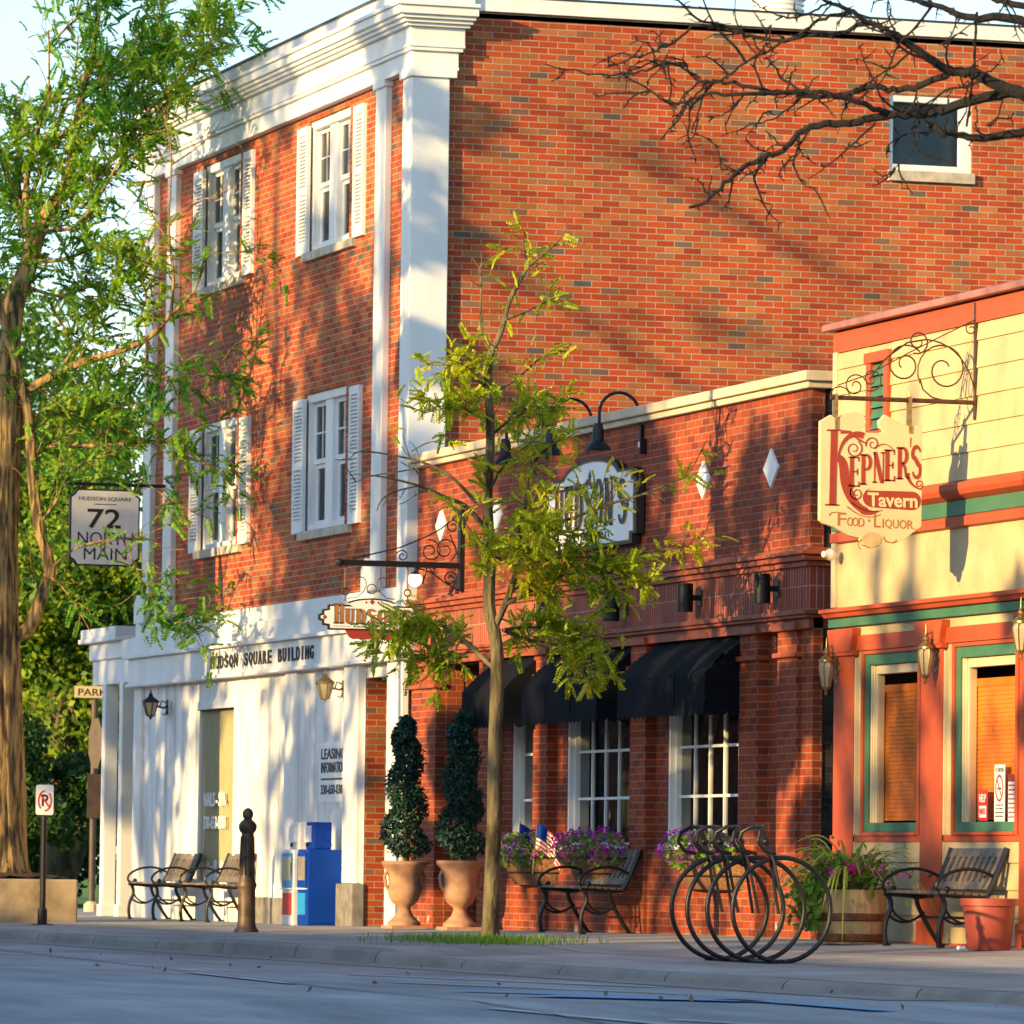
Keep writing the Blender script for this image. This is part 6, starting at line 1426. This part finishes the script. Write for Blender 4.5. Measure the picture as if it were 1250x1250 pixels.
def flag(loc, tilt, label):
    T_ = thing('small_flag', label, 'flag', loc, 'little striped flags in the flower basket')
    L_ = Vector(loc); ax = Vector((.25*tilt, .35*tilt, 1)).normalized(); sd = Vector((.30, .95, -.35)).normalized()
    g = G(); g.tube([tuple(L_), tuple(L_+ax*.52)], .006, 6); build('stick', g, M['bench_wood'], T_)
    def cell(g, a0, a1, b0, b1, off):
        n = 6; vs = []
        for i in range(n+1):
            a = a0+(a1-a0)*i/n; wv = Vector((1, -.3, 0))*(.02*math.sin(a*9))
            for b in (b0, b1): q = L_+ax*(.50-b*.26)+sd*(a*.26)-Vector((0, 0, 1))*(.14*a*a)+wv+Vector((off, 0, 0)); vs.append(tuple(q))
        g.add(vs, [(2*i, 2*i+1, 2*i+3, 2*i+2) for i in range(n)])
    r_ = G(); w_ = G(); b_ = G()
    for i in range(13): cell(r_ if i % 2 == 0 else w_, 0 if i > 6 else .42, 1, i/13, (i+1)/13, 0)
    cell(b_, 0, .42, 0, 7/13, 0)
    build('red_stripe', r_, M['redpaint'], T_); build('white_stripe', w_, M['signwhite'], T_); build('blue_canton', b_, M['blue_box'], T_)
flag((4.65, -.25, .62), .1, 'small striped flag at the left of the flower basket'); flag((5.05, -.22, .62), .2, 'small striped flag at the right of the flower basket')

BRL = thing('half_barrel', 'wooden half barrel planter with rusty hoops in front of the tavern', 'barrel planter', (14.62, -.52, zsw(14.6, -.5)))
g = G(); g.lathe([(.255, 0), (.285, .12), (.30, .25), (.295, .36), (.275, .45), (.25, .45), (.25, .40)], tuple(BRL.location), 26); build('staves', g, M['barrel_wood'], BRL)
for z0, r_ in ((.02, .268), (.19, .298), (.0, 0)):
    if r_: g = G(); g.lathe([(r_, z0), (r_+.018, z0+.01), (r_+.02, z0+.055), (r_+.008, z0+.065)], tuple(BRL.location), 26); build('hoop', g, M['hoop'], BRL, smooth=True)
g = G(); bl = Vector(BRL.location); g.lathe([(.0, .40), (.25, .40)], tuple(bl), 20); build('soil', g, M['soil'], BRL)
r_ = np.random.default_rng(31)
FP = thing('flowering_plant', 'trailing green plant with bright pink flowers spilling from the barrel', 'flowers', (bl.x, bl.y, bl.z+.43))
p = r_.normal(size=(900, 3))*np.array([.14, .17, .10])+np.array([bl.x, bl.y-.08, bl.z+.54])
p2 = np.stack([bl.x+r_.normal(size=420)*.10, bl.y-.30-np.abs(r_.normal(size=420))*.06-.05, bl.z+.50-r_.uniform(0, .38, 420)], -1)
p = np.concatenate([p, p2]); build('foliage', stamp(*QUAD, p, rotm(len(p)), r_.uniform(.05, .10, len(p))), M['leaf_flower'], FP)
p = np.concatenate([r_.normal(size=(48, 3))*np.array([.14, .20, .07])+np.array([bl.x+.18, bl.y-.06, bl.z+.60]), p2[::35]+np.array([.06, -.02, 0])]); build('pink_flower', stamp(*PETAL, p, rotm(len(p)), r_.uniform(.05, .075, len(p))), M['petal_pink'], FP, kind='stuff')
GR = thing('ornamental_grass', 'pale green arching grass growing in the middle of the barrel', 'plant', (bl.x, bl.y, bl.z+.43))
g = G()
for k in range(85):
    a = rnd.uniform(0, 2*math.pi); L_ = rnd.uniform(.55, 1.05); sp = rnd.uniform(.3, .85); w_ = rnd.uniform(.012, .022); n = 8; vs = []
    for i in range(n+1):
        t = i/n; rr = sp*t*L_*1.3; z = L_*(1.15*t-.95*t*t*sp*2.0); wd = w_*(1-t)**.6*(.4+t*2 if t < .3 else 1)
        cx_, cy_ = bl.x+.05*math.cos(a*3)+rr*math.cos(a), bl.y+.05*math.sin(a*5)+rr*math.sin(a)
        px, py = -math.sin(a)*wd, math.cos(a)*wd
        vs += [(cx_+px, cy_+py, bl.z+.42+z), (cx_-px, cy_-py, bl.z+.42+z+.006)]
    g.add(vs, [(2*i, 2*i+1, 2*i+3, 2*i+2) for i in range(n)])
build('blade', g, M['leaf_grass'], GR)
GR.children[0]['kind'] = 'stuff'
PT = thing('plant_pot', 'empty red plastic pot standing at the tavern bench end', 'pot', (17.75, -.56, zsw(17.7, -.5)))
g = G(); g.lathe([(.165, 0), (.17, .01), (.205, .33), (.205, .345)], tuple(PT.location), 30); g.lathe([(.20, .345), (.228, .347), (.23, .40), (.20, .405), (.195, .3), (.0, .3)], tuple(PT.location), 30); build('pot_wall', g, M['red_pot'], PT, smooth=True)
g = G(); pv = Vector(PT.location); g.box(pv.x-.09, pv.x-.0, pv.y-.24, pv.y-.19, pv.z, pv.z+.03); tag(build('crumpled_wrapper', g, M['signwhite'], bevel=.012), 'small crumpled pale wrapper on the pavement by the red pot', 'litter')

# ------------------------------------------------------------------ bollard, signs, rack
zb = zsw(3.3, -2.65); BO = thing('bollard', 'bronze ornamental bollard with acorn finial near the kerb', 'bollard', (3.3, -2.65, zb))
g = G(); g.lathe([(.125, 0), (.125, .02), (.10, .05), (.09, .10), (.085, .42), (.09, .44)], (3.3, -2.65, zb), 20); build('base', g, M['bollard'], BO, smooth=True)
g = G(); n = 20; prof = [(.09, .44), (.10, .47), (.088, .50), (.08, .53), (.072, .56), (.064, .95), (.06, .99)]; g.lathe(prof, (3.3, -2.65, zb), n)
for k in range(12):
    a = 2*math.pi*k/12; g.tube([(3.3+r0*math.cos(a), -2.65+r0*math.sin(a), zb+z) for r0, z in ((.074, .57), (.063, .95))], .010, 5)
build('fluted_shaft', g, M['bollard'], BO, smooth=True)
g = G(); g.lathe([(.06, .985), (.075, 1.0), (.09, 1.03), (.09, 1.07), (.07, 1.10), (.05, 1.115), (.04, 1.13), (.05, 1.15), (.055, 1.18), (.045, 1.215), (.02, 1.235), (.0, 1.24)], (3.3, -2.65, zb), 20); build('acorn_cap', g, M['bollard'], BO, smooth=True)
zn = zsw(-4.07, -3.0); NP = thing('no_parking_sign', 'small white no parking sign on a short black post beside the planter', 'street sign', (-4.07, -3.0, zn))
g = G(); g.tube([(-4.07, -3.0, zn), (-4.07, -3.0, zn+1.50)], .034, 12); g.lathe([(.055, 0), (.055, .16), (.045, .19)], (-4.07, -3.0, zn), 12); g.box(-4.17, -3.97, -3.1, -2.9, zn-.02, zn+.012); build('post', g, M['black'], NP)
g = G(); y0, y1, z0, z1 = -3.105, -2.905, zn+1.22, zn+1.555
def rr(a, b, c, d, r, n=4): 
    o = []
    for cx_, cy_, s in ((b-r, c+r, -90), (b-r, d-r, 0), (a+r, d-r, 90), (a+r, c+r, 180)): o += [(cx_+r*math.cos(R(s+90*i/n)), cy_+r*math.sin(R(s+90*i/n))) for i in range(n+1)]
    return o
g.prism(rr(y0, y1, z0, z1, .025), -4.034, -4.026, 'yz'); build('plate', g, M['signwhite'], NP)
g = G(); c0, c1 = (y0+y1)/2, (z0+z1)/2-.01; SX = -4.026
for a0, a1 in ((20, 160), (200, 340)): vs, fs = ribbon(arc(c0, c1, .072, .11, a0+70, a1+70, 16), .016); flat_to(g, vs, fs, (SX, 0, 0), KU, KV, KN, .003)
vs, fs = ribbon([(c0-.05, c1+.07), (c0+.055, c1-.075)], .018); flat_to(g, vs, fs, (SX, 0, 0), KU, KV, KN, .0035); build('red_ring', g, M['redpaint'], NP)
g = G(); write(g, 'P', (SX, c0-.035, c1-.06), KU, KV, KN, .075, .13, .02, .002); build('lettering', g, M['signblack'], NP)
# street sign and stop sign pole beyond the portico
sx, sy = -19.0, 1.2; szz = 0.02
SP = thing('street_name_sign', 'cream park street name sign on a brown pole behind the portico', 'street sign', (sx, sy, szz))
g = G(); g.tube([(sx, sy, szz), (sx, sy, szz+3.0)], .045, 10); build('pole', g, M['brown_sign'], SP)
g = G(); g.lathe([(.11, 0), (.11, .10), (.06, .14)], (sx, sy, szz), 12); build('pole_base', g, M['stone'], SP)
g = G(); g.box(sx+.05, sx+.06, sy-.30, sy+.30, szz+2.92, szz+3.08); build('name_plate', g, M['signcream'], SP)
g = G(); write(g, 'PARK', (sx+.06, sy-.25, szz+2.95), KU, KV, KN, .40, .095, .0, .003); build('lettering', g, M['signblack'], SP)
g = G(); oc = [(.37*math.cos(R(22.5+45*i)), szz+2.30+.37*math.sin(R(22.5+45*i))) for i in range(8)]
rot_ = R(17); g.v += [(sx+.06+a*math.sin(rot_)*.95, sy+a*math.cos(rot_)*.22, b) for a, b in oc]+[(sx+.07+a*math.sin(rot_)*.95, sy+a*math.cos(rot_)*.22, b) for a, b in oc]; g.f += [tuple(range(8)), tuple(range(15, 7, -1))]+[(i, (i+1) % 8, (i+1) % 8+8, i+8) for i in range(8)]
build('octagon_plate', g, M['brown_sign'], SP)
g = G(); g.box(sx+.055, sx+.065, sy-.10, sy+.12, szz+1.28, szz+1.88); build('lower_plate', g, M['brown_sign'], SP)

# bicycle rack: four big rings with forks and handlebars
RK = thing('bicycle_rack', 'black bicycle rack of four big rings with forks and handlebars', 'bicycle rack', (19.2, -3.2, -.02))
rz = .370; Rr = .383
RXS = [(19.88, -3.07), (19.38, -3.09), (18.93, -3.09), (18.55, -3.08)]
for i, (x, y) in enumerate(RXS):
    zc = zsw(x, y)+Rr+.012
    g = G(); g.tube([(x, y+Rr*math.cos(2*math.pi*k/56), zc+Rr*math.sin(2*math.pi*k/56)) for k in range(56)], .018, 10, closed=True); build('ring', g, M['black'], RK, smooth=True)
    g = G(); top = (x, y-.155, zc+.58)
    for s_ in (.035, -.035): g.tube([(x+s_, y-.0+s_*.3, zc-.03), (x+s_, y-.075, zc+.35), (x+s_*.3, y-.10, zc+.43), top], .0125, 7)
    g.tube([(x, y-.10, zc+.40), (x, y-.125, zc+.50), top], .020, 9); g.ball((x, y-.128, zc+.50), (.034, .034, .028), 10, 6); build('fork', g, M['black'], RK, smooth=True)
    g = G(); tx, ty, tz = top
    g.tube([(tx-.20, ty+.03, tz-.17), (tx-.21, ty-.06, tz-.15), (tx-.21, ty-.11, tz-.08), (tx-.20, ty-.09, tz-.01), (tx-.15, ty-.03, tz+.03), (tx-.06, ty, tz+.03), (tx+.06, ty, tz+.03), (tx+.15, ty-.03, tz+.03), (tx+.20, ty-.09, tz-.01), (tx+.21, ty-.11, tz-.08), (tx+.21, ty-.06, tz-.15), (tx+.20, ty+.03, tz-.17)], .0145, 8)
    build('handlebar', g, M['black'], RK, smooth=True)
for dy in (-.05, .05):
    g = G(); g.tube([(18.40, -3.085+dy, zsw(18.5, -3.1)+.013), (19.95, -3.10+dy, zsw(19.8, -3.1)+.013)], .0135, 8); build('ground_rail', g, M['black'], RK)

# grass tuft strip around the tree foot, leaves on the ground
r_ = np.random.default_rng(41)
n = 1500; px = r_.normal(11.9, .85, n); py = -2.9+r_.normal(size=n)*.30
ok = (py > -4.3) & (px < 14); px, py = px[ok], py[ok]
P = np.stack([px, py, [zsw(a, b)+.0 for a, b in zip(px, py)]], -1)
BLADE = (np.array([[-.08, 0, 0], [.08, 0, 0], [.05, .12, .6], [0, .3, 1.0]]), np.array([[0, 1, 2, 3]]))
ang = r_.uniform(0, 2*math.pi, len(P)); cs, sn = np.cos(ang), np.sin(ang); Z = np.zeros_like(cs)
mats = np.stack([cs, -sn, Z, sn, cs, Z, Z, Z, Z+1], -1).reshape(-1, 3, 3)
gr = build('tree_pit_grass', stamp(*BLADE, P, mats, r_.uniform(.03, .085, len(P))), M['leaf_flower'], kind='stuff')
tag(gr, 'weedy grass growing around the foot of the young tree', 'grass')
n = 36; px = r_.uniform(8, 31, n); py = r_.uniform(-8.5, -4.7, n); P = np.stack([px, py, [zrd(a)+.025 for a in px]], -1)
lv = build('fallen_leaves', stamp(*QUAD, P, rotm(n), r_.uniform(.025, .06, n)), M['bench_wood'], kind='stuff')
tag(lv, 'dry fallen leaves scattered along the road', 'leaves')
